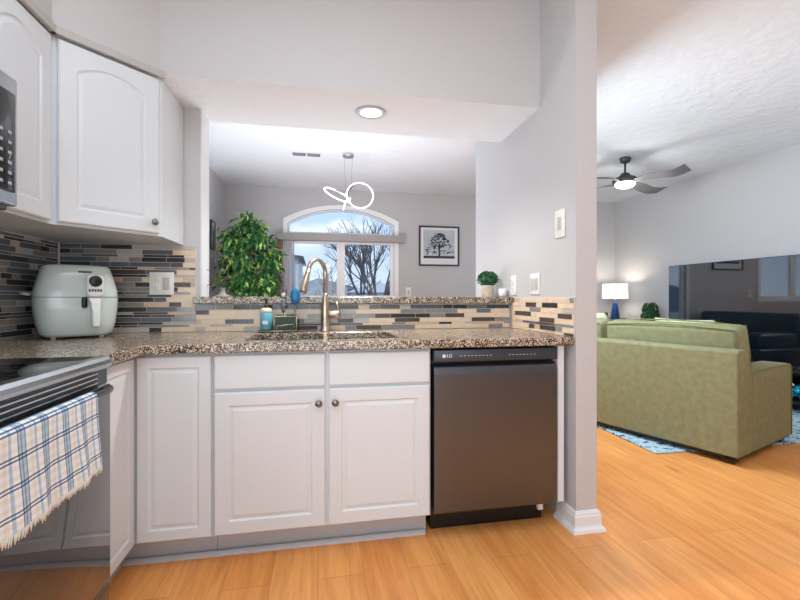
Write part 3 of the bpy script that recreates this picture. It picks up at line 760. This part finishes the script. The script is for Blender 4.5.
plate('wall_outlet', 'white switch plate on the dining wall right of the arched window', 'outlet', (1.385, YB - .001, 1.19), 0, .085, .15, 's')

# ================================================================= soffit light
rl = thing('recessed_light', 'round white recessed light in the textured soffit above the sink', 'light', (.291, 2.392, 2.14))
t = MB(); t.lathe([(.058, -.001), (.082, -.001), (.086, -.004), (.080, -.009), (.060, -.007), (.058, -.001)], 36, cap=False); t.build('trim_ring', M['toe'], rl)
MB().lathe([(.0575, -.002), (.0575, -.0065), (.0005, -.0065)], 36).build('lens', M['bulb'], rl)
ld = bpy.data.lights.new('can_light', 'SPOT'); ld.energy = 75; ld.spot_size = radians(140); ld.spot_blend = .8; ld.shadow_soft_size = .06; ld.color = (1, .95, .88)
lo = bpy.data.objects.new('can_light', ld); C.objects.link(lo); lo.location = (.291, 2.392, 2.125)

# ================================================================= plants
def leaf(mb, p, d, up, L_, W_, mi=0):
    d = d.normalized(); sd_ = d.cross(up)
    if sd_.length < .05: sd_ = d.cross(Vector((1, 0, 0)))
    sd_.normalize(); n_ = sd_.cross(d)
    a = p; b = p + d * L_ * .45 + sd_ * W_ / 2 + n_ * L_ * .10; c_ = p + d * L_ - n_ * L_ * .12; e_ = p + d * L_ * .45 - sd_ * W_ / 2 + n_ * L_ * .10; m_ = p + d * L_ * .5
    v = [mb.bm.verts.new(q) for q in (a, b, c_, e_, m_)]
    for q in ((0, 1, 4), (1, 2, 4), (2, 3, 4), (3, 0, 4)):
        mb.face([v[i] for i in q], mi)
def rdir(r): 
    while True:
        v = Vector((r.uniform(-1, 1), r.uniform(-1, 1), r.uniform(-1, 1)))
        if .1 < v.length < 1: return v.normalized()

# small round boxwood in a pale pot on the ledge
bp = thing('potted_plant', 'small round green plant in a pale pot on the granite ledge', 'plant', (1.108, 2.70, 1.1075))
MB().lathe([(.034, 0), (.036, .002), (.046, .070), (.048, .072), (.044, .076), (.042, .070)], 24).build('pot', M['pot'], bp)
t = MB(); r = random.Random(4)
t.lathe([(.01, .07), (.05, .08), (.062, .11), (.055, .14), (.03, .160), (.003, .165)], 16)
for k in range(420):
    v = rdir(r); 
    if v.z < -.35: v.z = -v.z
    p = Vector((0, 0, .112)) + Vector((v.x * .060, v.y * .060, v.z * .048)) * r.uniform(.8, 1)
    leaf(t, p, v + rdir(r) * .6, rdir(r), .020, .012, r.choice((0, 0, 1)))
t.build('foliage', [M['leaf2'], M['leaf']], bp)
tag(MB().lathe([(.022, 0), (.024, .002), (.027, .05), (.025, .052), (.022, .01), (.001, .008)], 20).build('reflection_shape', M['white_ceramic'], loc=(1.158, 2.575, 1.1075)), 'small white cup shape imitating a soft reflection beside the round potted plant', 'reflection')  # white shape added in place of a soft reflection by the plant

# vase with dry curly branches on the ledge's left end
vs_ = thing('twig_vase', 'small grey vase with dry curling twigs on the left end of the ledge', 'vase', (-.555, 2.70, 1.1075))
MB().lathe([(.050, 0), (.052, .003), (.042, .006), (.020, .014), (.013, .030), (.012, .045), (.016, .052), (.012, .050), (.001, .046)], 24).build('vase', M['stone'], vs_)
r = random.Random(12)
for (ex, ez, cu) in ((-.05, .26, .05), (.03, .30, -.05), (.10, .24, .06), (-.09, .12, .03), (.01, .20, .07)):
    P = [(ex * k / 10 + cu * sin(pi * k / 10), .03 * sin(k * .5) - .004 * k, .045 + ez * (k / 10) ** .8) for k in range(11)]
    MB().tube(P, [.0028 - .00018 * k for k in range(11)], 6).build('twig', M['bark'], vs_)
t = MB(); t.tube([(0, 0, .045), (-.03, -.03, .075), (-.06, -.055, .070), (-.085, -.075, .062)], .0018, 6); t.lathe([(.001, 0), (.008, .006), (.009, .014), (.002, .022)], 10, (-.095, -.085, .052))
t.build('seed_head', M['winterbark'], vs_)

# ficus tree in the dining room
fi = thing('ficus_tree', 'tall leafy green ficus tree at the left of the dining window', 'tree', (-.845, 5.70, 0))
MB().lathe([(.13, 0), (.15, .01), (.19, .30), (.20, .32), (.18, .32), (.17, .28), (.001, .27)], 28).build('pot', M['stone'], fi)
t = MB(); r = random.Random(8); br_ends = []
for k in range(3):
    a = k * 2.1; t.tube([(.02 * cos(a), .02 * sin(a), .26), (.04 * cos(a + 1), .04 * sin(a + 1), .6), (.03 * cos(a + 2), .03 * sin(a + 2), .95), (.05 * cos(a + 3), .05 * sin(a + 3), 1.4), (.1 * cos(a + 3), .1 * sin(a + 3), 1.9)], [.018, .016, .014, .010, .005], 8)
env = lambda z: max(.03, .385 * (1 - ((z - 1.35) / .98) ** 2) ** .6) if .4 < z < 2.26 else .05
for k in range(70):
    z0 = r.uniform(.55, 1.9); a = r.uniform(0, 2 * pi); z1 = min(2.14, z0 + r.uniform(.05, .35)); R_ = env(z1) * r.uniform(.75, 1.05)
    P = [Vector((.03 * cos(a), .03 * sin(a), z0)), Vector((R_ * .5 * cos(a), R_ * .5 * sin(a), (z0 + z1) / 2 + .06)), Vector((R_ * cos(a), R_ * sin(a), z1 - .02))]
    t.tube(P, [.006, .004, .002], 5); br_ends.append(P)
t.build('trunk', M['bark'], fi)
t = MB()
for P in br_ends:
    for k in range(46):
        s_ = r.uniform(.35, 1.05); p = (P[0].lerp(P[1], s_ * 2) if s_ < .5 else P[1].lerp(P[2], s_ * 2 - 1)) + rdir(r) * r.uniform(.02, .11)
        if p.x < -.40: continue
        d = Vector((p.x, p.y, 0)) + rdir(r) * .5 + Vector((0, 0, -.45))
        leaf(t, p, d, Vector((0, 0, 1)) + rdir(r) * .5, r.uniform(.075, .125), r.uniform(.036, .055), r.choices((0, 1, 2), weights=(4, 3, 2.2))[0])
t.build('foliage', [M['leaf'], M['leaf2'], M['leaf3']], fi)

tag(MB().rbox(-.62, -.535, YB - .06, YB - .005, .0, 1.93, .004, 2).build('wooden_post', M['wood']), 'narrow upright brown wooden board behind the ficus, left of the window', 'post')

# ================================================================= dining room
bl = thing('vertical_blinds', 'grey valance with white vertical blinds drawn to the left of the window', 'blinds', (0, YB, 0))
MB().rbox(-.60, 1.31, -.135, -.024, 1.945, 2.045, .004, 2).build('valance', M['valance'], bl)
for k in range(7):
    t = MB(); x = -.50 + k * .025
    t.box(-.001, .001, -.043, .043, 1.03, 1.94); t.build('vane', M['blind'], bl, loc=(x, -.078, 0), rot=(0, 0, radians(14)))

pa = thing('framed_print', 'black framed print of a lone tree on the dining wall', 'picture', (1.878, YB - .002, 1.918))
w_, h_ = .655, .625
t = MB(); band(t, [(-w_ / 2, -h_ / 2), (-w_ / 2, h_ / 2), (w_ / 2, h_ / 2), (w_ / 2, -h_ / 2)], [(-w_ / 2 + .022, -h_ / 2 + .022), (-w_ / 2 + .022, h_ / 2 - .022), (w_ / 2 - .022, h_ / 2 - .022), (w_ / 2 - .022, -h_ / 2 + .022)], -.025, 0)
t.build('frame', M['frameblack'], pa)
MB().box(-w_ / 2 + .022, w_ / 2 - .022, -.010, -.002, -h_ / 2 + .022, h_ / 2 - .022).build('mat_board', M['print_paper'], pa)
pr = MB().box(-.255, .255, -.0115, -.0102, -.195, .250).build('print', M['print_sky'], pa)
t = MB(); r = random.Random(21)
t.box(-.254, .254, -.0128, -.0118, -.194, -.155)
t.loft([[(-.014, -.013, -.16), (.016, -.013, -.16), (.008, -.013, .02), (-.008, -.013, .02)], [(-.014, -.0122, -.16), (.016, -.0122, -.16), (.008, -.0122, .02), (-.008, -.0122, .02)]])
def blob(x, z, rx, rz):
    n = 9; P = [(x + rx * cos(2 * pi * k / n) * r.uniform(.6, 1.15), z + rz * sin(2 * pi * k / n) * r.uniform(.6, 1.15)) for k in range(n)]
    t.loft([[(a, -.0135, b) for a, b in P], [(a, -.0122, b) for a, b in P]])
for k in range(170):
    zz = r.uniform(-.13, .20); hw = .215 * (1 - max(0, (zz + .06) / .30)) ** .75 + .015
    blob(r.uniform(-hw, hw), zz, r.uniform(.010, .026), r.uniform(.005, .012))
for a in range(9):
    an = -1.25 + a * .31; t.tube([(0, -.0128, -.07 + a % 3 * .04), (.10 * sin(an), -.0128, -.02 + .10 * cos(an)), (.19 * sin(an), -.0128, -.03 + .19 * cos(an))], [.005, .003, .0012], 4)
t.build('tree_image', M['ink'], pr)
t = MB()
for k in range(26): t.box(-.24 + k * .0186, -.24 + k * .0186 + .010, -.0112, -.0102, -.238, -.231)
t.build('caption_marks', M['mark_light'], pa)

pl = thing('framed_picture', 'thin dark framed picture seen edge-on on the left dining wall', 'picture', (XL + .002, 5.84, 1.90), pi / 2)
t = MB(); band(t, [(-.11, -.185), (-.11, .185), (.11, .185), (.11, -.185)], [(-.09, -.165), (-.09, .165), (.09, .165), (.09, -.165)], -.018, 0); t.build('frame', M['frameblack'], pl)
MB().box(-.09, .09, -.010, -.002, -.165, .165).build('print', M['print_sky'], pl)
t = MB(); t.tube([(0, -.013, -.16), (.01, -.013, 0), (-.03, -.013, .12)], [.012, .008, .003], 6); t.tube([(.01, -.013, -.02), (.06, -.013, .09)], [.006, .002], 6); t.build('dark_motif', M['ink'], pl)

cv = thing('ceiling_vent', 'small rectangular white vent in the dining room ceiling', 'vent', (-.13, 5.01, ZC))
MB().box(-.17, .17, -.07, .07, -.008, -.001).build('frame', M['trim'], cv)
t = MB()
for sx_ in (-.155, .008):
    for k in range(4): t.box(sx_, sx_ + .147, -.05 + k * .028, -.036 + k * .028, -.0105, -.0082)
t.build('slots', M['mark'], cv)

# chandelier of glowing rings
ch = thing('ring_chandelier', 'modern chandelier of glowing white rings hanging in the dining room', 'chandelier', (.338, 4.93, ZC))
MB().lathe([(.065, -.001), (.065, -.028), (.060, -.032), (.0005, -.032)], 28).build('canopy', M['chrome'], ch)
for x, y in ((-.045, 0), (.05, .01)): MB().tube([(x, y, -.03), (x * .6, y, -.44)], .0012, 5).build('wire', M['knob'], ch)
def ring(name, c, R_, ax1, ax2, a0=0, a1=2 * pi, rad=.0075, m='ringglow', par=ch):
    ax1, ax2 = Vector(ax1).normalized(), Vector(ax2); ax2 = (ax2 - ax1 * ax2.dot(ax1)).normalized(); full = abs(a1 - a0 - 2 * pi) < .01; n = 40
    P = [Vector(c) + ax1 * R_ * cos(a0 + (a1 - a0) * k / n) + ax2 * R_ * sin(a0 + (a1 - a0) * k / n) for k in range(n if full else n + 1)]
    return MB().tube(P, rad, 8, closed=full).build(name, M[m], par)
ring('light_ring', (.130, -.05, -.475), .150, (1, 0, 0), (0, .15, 1))
ring('light_ring', (-.125, -.03, -.475), .158, (.90, 0, -.44), (.2, .9, .42))
MB().tube([(.03, 0, -.50), (-.02, 0, -.53), (-.045, 0, -.59), (-.055, 0, -.635)], .0075, 8).build('light_arc', M['ringglow'], ch)
ring('ring_bracket', (.130, -.05, -.475), .136, (1, 0, 0), (0, .15, 1), 2.1, 3.3, .008, 'knob')
MB().tube([(-.14, -.02, -.42), (-.05, -.02, -.46), (.03, -.02, -.44)], .008, 8).build('cross_bar', M['chrome'], ch)

# ================================================================= living room
rug = MB().rbox(2.335, 4.95, 2.63, 5.35, .001, .012, .004, 2).build('area_rug', M['rug']); tag(rug, 'pale blue and white abstract rug under the green sofa', 'rug')

sf = thing('green_sofa', 'sage green fabric sofa seen from behind on the blue rug', 'sofa', (2.67, 2.322, 0), radians(21))
SL, SD = 2.16, .93
t = MB(); pf = [(.02, .05), (SD - .02, .05), (SD - .02, .30), (.20, .30), (.20, .45), (.16, .735), (.12, .752), (.03, .752), (.002, .735), (.002, .06)]
pf = [(.0, .055), (.24, .055), (.24, .50), (.15, .745), (.12, .757), (.03, .757), (.0, .745)]
MB().box(.2405, SD - .03, .19, SL - .19, .055, .30).build('seat_base', M['green_fabric'], sf)
pf = [(x_, z_) for x_, z_ in pf]
t.loft([[(x, 0, z) for x, z in pf], [(x, SL, z) for x, z in pf]])
t.build('frame', M['green_fabric'], sf, bevel=.012, seg=3)
for y0 in (-.0, SL - .18):
    t = MB(); pf2 = [(.2405, .055), (SD, .055), (SD, .585), (SD - .03, .605), (.5, .608), (.2405, .60)]
    t.loft([[(x, y0, z) for x, z in pf2], [(x, y0 + .18, z) for x, z in pf2]]); ar = t.build('arm', M['green_fabric'], sf, bevel=.014, seg=3)
    ye = y0 - .001 if y0 < 1 else y0 + .181
    MB().tube([(.25, ye, .598), (.5, ye, .604), (SD - .035, ye, .600), (SD - .004, ye, .578), (SD - .004, ye, .065)], .0045, 6).build('piping', M['piping'], ar)
for k in range(2):
    y0 = .185 + k * .90
    MB().rbox(.25, SD + .01, y0, y0 + .89, .31, .47, .04, 4).build('seat_cushion', M['green_fabric'], sf)
    t = MB(); yc = .055 + k * 1.0
    t.rbox(-.09, .09, 0, .985, 0, .46, .045, 4)
    for v in t.bm.verts:
        u = (v.co.y / .985 * 2 - 1); q = (v.co.z / .47 * 2 - 1); v.co.x *= 1.0 + .25 * (1 - u * u) * (1 - q * q); v.co.z += .012 * (1 - u * u) * (1 if q > 0 else 0)
    bc = t.build('back_cushion', M['green_fabric'], sf, loc=(.315, yc, .45), rot=(0, radians(-9), 0))
    for xx in (-.088, .088): MB().tube([(xx, .02, .03), (xx, .008, .24), (xx, .02, .445), (xx, .25, .462), (xx, .5, .468), (xx, .735, .462), (xx, .965, .445), (xx, .977, .24), (xx, .965, .03)], .005, 6).build('piping', M['piping'], bc)
for x in (.06, SD - .08):
    for y in (.05, SL - .07): MB().box(x - .03, x + .03, y - .02, y + .05, .0125, .052).build('foot', M['black'], sf)
t = MB(); t.box(.03, SD - .03, .03, SL - .03, .030, .052); t.build('base_rail', M['black'], sf)

def pillow(label, loc, rot, s_=.44):
    t = MB(); n = 12; V = {}
    for sd_ in (-1, 1):
        for i in range(n + 1):
            for j in range(n + 1):
                if sd_ == 1 and (i in (0, n) or j in (0, n)): V[sd_, i, j] = V[-1, i, j]; continue
                u, v = 2 * i / n - 1, 2 * j / n - 1
                b = ((1 - u * u) * (1 - v * v)) ** .45
                V[sd_, i, j] = t.bm.verts.new((sd_ * b * .075, u * s_ / 2 * (1 - .06 * (1 - v * v) * 0 - .05 * (1 - v * v)), v * s_ / 2 * (1 - .05 * (1 - u * u)) + s_ / 2))
        for i in range(n):
            for j in range(n): t.face([V[sd_, i, j], V[sd_, i + 1, j], V[sd_, i + 1, j + 1], V[sd_, i, j + 1]])
    o = t.build('throw_pillow', M['pillow_fabric'], loc=loc, rot=rot, smooth=True); tag(o, label, 'pillow'); return o
a21 = radians(21)
def sofa_pt(x, y): return (2.67 + x * cos(a21) - y * sin(a21), 2.322 + x * sin(a21) + y * cos(a21))
x, y = sofa_pt(.50, .50); pillow('pale patterned pillow peeking over the near sofa cushion, nearer the television', (x, y, .478), (0, radians(-12), a21), .47)
x, y = sofa_pt(.50, 1.40); pillow('pale green pillow at the sofa end behind the wall column', (x, y, .478), (0, radians(-12), a21), .50)

# black leather sofa (seen reflected in the television)
ls = thing('black_sofa', 'black leather sofa by the back wall, seen reflected in the television', 'sofa', (2.35, 4.85, 0))
t = MB(); t.rbox(0, .90, 0, 1.60, .06, .40, .03, 3); t.build('base', M['leather'], ls)
MB().rbox(0, .24, .01, 1.59, .405, .88, .06, 4).build('backrest', M['leather'], ls)
for y0 in (.0, 1.42): MB().rbox(.25, .90, y0, y0 + .18, .405, .62, .05, 4).build('arm', M['leather'], ls)
for k in range(2): MB().rbox(.25, .88, .185 + k * .617, .185 + k * .617 + .61, .405, .52, .04, 4).build('seat_cushion', M['leather'], ls)
for x in (.08, .82):
    for y in (.08, 1.52): MB().box(x - .03, x + .03, y - .03, y + .03, .0135 if (y < .3) else .0, .065).build('foot', M['black'], ls)

# television + console
tvt = thing('television', 'very large flat television with dark glossy screen at the right edge', 'television', (4.59, 3.95, .405))
MB().rbox(.0, .05, -1.01, 1.01, .0, 1.12, .006, 2).build('casing', M['frameblack'], tvt)
MB().box(-.002, -.0005, -1.003, 1.003, .008, 1.113).build('screen', M['tv'], tvt)
MB().box(.05, .12, -.35, .35, .15, .75).build('rear_housing', M['black'], tvt)
for q in (-.65, .65): MB().box(-.06, .14, q - .05, q + .05, -.0045, .003).build('stand_foot', M['black'], tvt)
co = thing('media_console', 'low black media console with teal crystals glowing under the television', 'console', (4.40, 3.95, 0))
t = MB(); 
for a in ((0, .42, -1.15, 1.15, .375, .40), (0, .42, -1.15, 1.15, .10, .125), (.40, .42, -1.15, 1.15, .125, .375), (0, .40, -1.15, -1.12, .125, .375), (0, .40, 1.12, 1.15, .125, .375)): t.box(*a)
t.build('cabinet_body', M['black'], co)
for x in (.04, .38):
    for y in (-1.08, 1.08): MB().box(x - .025, x + .025, y - .025, y + .025, .013, .10).build('leg', M['black'], co)
t = MB(); r = random.Random(6)
for k in range(900):
    t.merge((lambda q: (q.box(-1, 1, -1, 1, -1, 1), q)[1])(MB()), T(r.uniform(.03, .2), r.uniform(-1.1, 1.1), .135 + r.uniform(0, .11)) @ Matrix.Rotation(r.uniform(0, 3), 4, rdir(r)) @ Matrix.Diagonal((r.uniform(.006, .014),) * 3 + (1,)))
o = t.build('glass_crystals', M['tealglass'], co); o['kind'] = 'stuff'
for k in range(16): 
    y = -1.0 + k * .13; MB().tube([(.08, y, .262), (.09, y + .04, .285), (.10, y + .075, .275)], .008, 6).build('white_driftwood', M['white_ceramic'], co)

# side table, lamp, ornament
st = thing('side_table', 'dark side table in the far living room corner under the lamp', 'table', (4.69, 6.15, 0))
MB().rbox(-.28, .30, -.22, .25, .72, .765, .006, 2).build('table_top', M['darktable'], st)
for x in (-.24, .26):
    for y in (-.18, .21): MB().box(x - .02, x + .02, y - .02, y + .02, 0, .72).build('leg', M['darktable'], st)
MB().box(-.24, .26, -.18, .21, .20, .22).build('shelf', M['darktable'], st)
lp = thing('table_lamp', 'table lamp with white drum shade and tapered navy base', 'lamp', (4.68, 6.13, .766))
MB().lathe([(.072, 0), (.076, .004), (.074, .02), (.060, .12), (.040, .235), (.034, .265), (.012, .275), (.008, .33)], 6, smooth=False).build('base', M['navy'], lp)
t = MB(); t.lathe([(.010, .27), (.010, .345)], 12); t.build('neck', M['chrome'], lp)
t = MB(); n = 36
for (ra, rb) in (((.200, .205)),):
    t.loft([[(R_ * cos(2 * pi * k / n), R_ * sin(2 * pi * k / n), z) for k in range(n)] for R_, z in ((.190, .325), (.182, .560), (.179, .560), (.187, .325), (.190, .325))], cap=False, smooth=True)
t.build('shade', M['shade'], lp)
MB().lathe([(.001, .36), (.028, .375), (.036, .41), (.028, .445), (.001, .455)], 16).build('bulb', M['bulb'], lp)
pld = bpy.data.lights.new('lamp_light', 'POINT'); pld.energy = 5; pld.color = (1, .86, .7); pld.shadow_soft_size = .05
plo = bpy.data.objects.new('lamp_light', pld); C.objects.link(plo); plo.location = (4.68, 6.13, 1.26)
t = MB(); t.tube([(-.04, 0, .003), (-.03, 0, .05), (-.02, 0, .09)], .004, 6); t.tube([(-.02, 0, .085), (.03, 0, .045), (.06, 0, .01)], .004, 6); t.tube([(.0, 0, .005), (.02, 0, .06)], .004, 6); t.lathe([(.001, 0), (.010, .008), (.001, .02)], 10, (-.02, 0, .088))
t.box(-.06, .07, -.02, .02, 0, .004)
tag(t.build('small_sculpture', M['pot'], loc=(4.86, 6.02, .7655)), 'small pale branching ornament on the side table beside the lamp', 'ornament')

tp = thing('topiary', 'rounded green topiary in a dark planter left of the television', 'plant', (4.80, 5.52, 0))
MB().lathe([(.10, 0), (.12, .01), (.15, .40), (.155, .42), (.14, .42), (.13, .38), (.001, .37)], 24).build('planter', M['stone'], tp)
t = MB(); r = random.Random(9)
t.lathe([(.04, .38), (.08, .50), (.10, .66), (.085, .80), (.065, .92), (.03, 1.0), (.002, 1.02)], 14)
for k in range(1500):
    z = r.uniform(.45, 1.02); a = r.uniform(0, 2 * pi); R_ = .105 * (1 - ((z - .72) / .42) ** 2) ** .5 if abs(z - .72) < .41 else .03
    if z > .86: R_ = .085 * max(.05, 1 - ((z - .90) / .13) ** 2) ** .5
    p = Vector((R_ * cos(a), R_ * sin(a), z)); leaf(t, p, Vector((cos(a), sin(a), .3)) + rdir(r) * .7, rdir(r), .035, .02, r.choice((0, 1)))
t.build('foliage', [M['leaf2'], M['leaf']], tp)

# ceiling fan
fn = thing('ceiling_fan', 'dark ceiling fan with glowing bowl light in the living room', 'fan', (3.53, 4.45, ZC), radians(0))
MB().lathe([(.060, -.001), (.062, -.02), (.050, -.055), (.025, -.065), (.013, -.068)], 24).build('canopy', M['fan'], fn)
MB().tube([(0, 0, -.06), (0, 0, -.19)], .012, 12).build('downrod', M['fan'], fn)
MB().lathe([(.020, -.175), (.045, -.185), (.065, -.215), (.110, -.235), (.135, -.255), (.140, -.285), (.120, -.298), (.10, -.30)], 32).build('motor', M['fan'], fn)
MB().lathe([(.108, -.299), (.108, -.312), (.090, -.335), (.055, -.350), (.001, -.355)], 32).build('light_bowl', M['bulb'], fn)
def blade(ang):
    t = MB(); L0, L1 = .12, .70; n = 12; lo_ = []
    for k in range(n + 1):
        s_ = k / n; x = L0 + (L1 - L0) * s_; wv = .035 + .028 * min(1, s_ * 2.2); cv_ = .035 * sin(s_ * pi * 1.2); tl = -.36
        zc = .016 * sin(s_ * 2 * pi)
        lo_.append([(x, cv_ - wv, zc - wv * tl), (x, cv_ + wv, zc + wv * tl), (x, cv_ + wv, zc + wv * tl + .006), (x, cv_ - wv, zc - wv * tl + .006)])
    t.loft(lo_); o = t.build('blade', M['fanblade'], fn, loc=(0, 0, -.300), rot=(0, 0, ang)); return o
for a in (-72, 18, 108, 198): blade(radians(a))
fl = bpy.data.lights.new('fan_light', 'POINT'); fl.energy = 9; fl.color = (1, .97, .92); fl.shadow_soft_size = .1
flo = bpy.data.objects.new('fan_light', fl); C.objects.link(flo); flo.location = (3.53, 4.45, ZC - .45)

# ================================================================= outdoors
struct(MB().box(-60, 60, 6.9, 120, -1.3, -1.2).build('yard_ground', M['ground']))
t = MB(); N = 40; r = random.Random(31)
lo_ = [[], [], []]
for k in range(N + 1):
    x = -60 + 120 * k / N; h = 2.9 + .7 * sin(k * .7) + .5 * sin(k * 1.9 + 1)
    lo_[0].append((x, 60, -1.2)); lo_[1].append((x, 66, h)); lo_[2].append((x, 85, -1.2))
t.loft(lo_, cap=False, closed=False); struct(t.build('hill_backdrop', M['hill'], smooth=True))
def house(label, x, y, w_, d_, h_, rh, body, roof, z0=-1.2, base_win=True):
    hs = thing('house', label, 'house', (x, y, z0))
    MB().box(-w_ / 2, w_ / 2, 0, d_, 0, h_).build('walls', M[body], hs)
    t = MB(); t.loft([[(-w_ / 2 - .2, -.2, h_), (w_ / 2 + .2, -.2, h_), (0, -.2, h_ + rh)], [(-w_ / 2 - .2, d_ + .2, h_), (w_ / 2 + .2, d_ + .2, h_), (0, d_ + .2, h_ + rh)]]); t.build('roof', M[roof], hs)
    for k in (-1, 1): MB().box(k * w_ * .25 - .4, k * w_ * .25 + .4, -.04, -.001, h_ * .45, h_ * .45 + 1.1).build('window', M['mark'], hs)
house('tall grey sided house beyond the left half of the dining window', -1.9, 17, 2.3, 5, 3.9, .2, 'siding', 'roof')
house('pale roofed distant house beyond the window, nearer the middle bar', .6, 42, 4, 6, 2.6, 1.2, 'snowroof', 'roof')
house('low grey distant house beyond the right window pane', 6.4, 46, 6, 6, 2.9, 1.2, 'siding', 'snowroof')
house('small pale distant house left of the other far houses', -5.2, 44, 4.5, 6, 2.2, 1.1, 'snowroof', 'roof')

def bare_tree(name, label, loc, h, seed, spread=.5, depth=6, r0=.13):
    t = MB(); r = random.Random(seed)
    def grow(p, d, L_, rad, k):
        if k == 0 or rad < .004: return
        mid = p + d * L_ * .5 + rdir(r) * L_ * .05; q = p + d * L_
        t.tube([p, mid, q], [rad, rad * .85, rad * .7], 5 if k < 4 else 7)
        for m_ in range(3 if k > 2 else 2):
            nd = (d + rdir(r) * spread + Vector((0, 0, .12))).normalized()
            grow(q if m_ < 2 else p.lerp(q, r.uniform(.4, .9)), nd, L_ * r.uniform(.66, .84), rad * .64, k - 1)
    grow(Vector((0, 0, 0)), Vector((0, 0, 1)), h * .24, r0, depth)
    for a in (0.6, 2.8): grow(Vector((0, 0, h * .12)), Vector((cos(a) * .5, sin(a) * .2, 1)).normalized(), h * .22, r0 * .8, depth - 1)
    o = t.build(name, M['winterbark'], loc=loc); tag(o, label, 'tree'); return o
bare_tree('bare_tree', 'large bare winter tree outside the right pane of the dining window', (2.6, 20, -1.2), 6.9, 5, .46, 7, .13)
bare_tree('bare_tree', 'thin bare winter tree outside near the middle of the dining window', (-.1, 24, -1.2), 5.4, 14, .55, 6, .07)
eg = thing('evergreen_tree', 'small dark evergreen outside at the right corner of the dining window', 'tree', (4.6, 27, -1.2))
MB().lathe([(.9, .3), (1.0, .8), (.7, 1.9), (.35, 2.9), (.02, 3.5)], 12).build('crown', M['evergreen'], eg)
MB().tube([(0, 0, 0), (0, 0, .6)], .12, 8).build('trunk', M['winterbark'], eg)
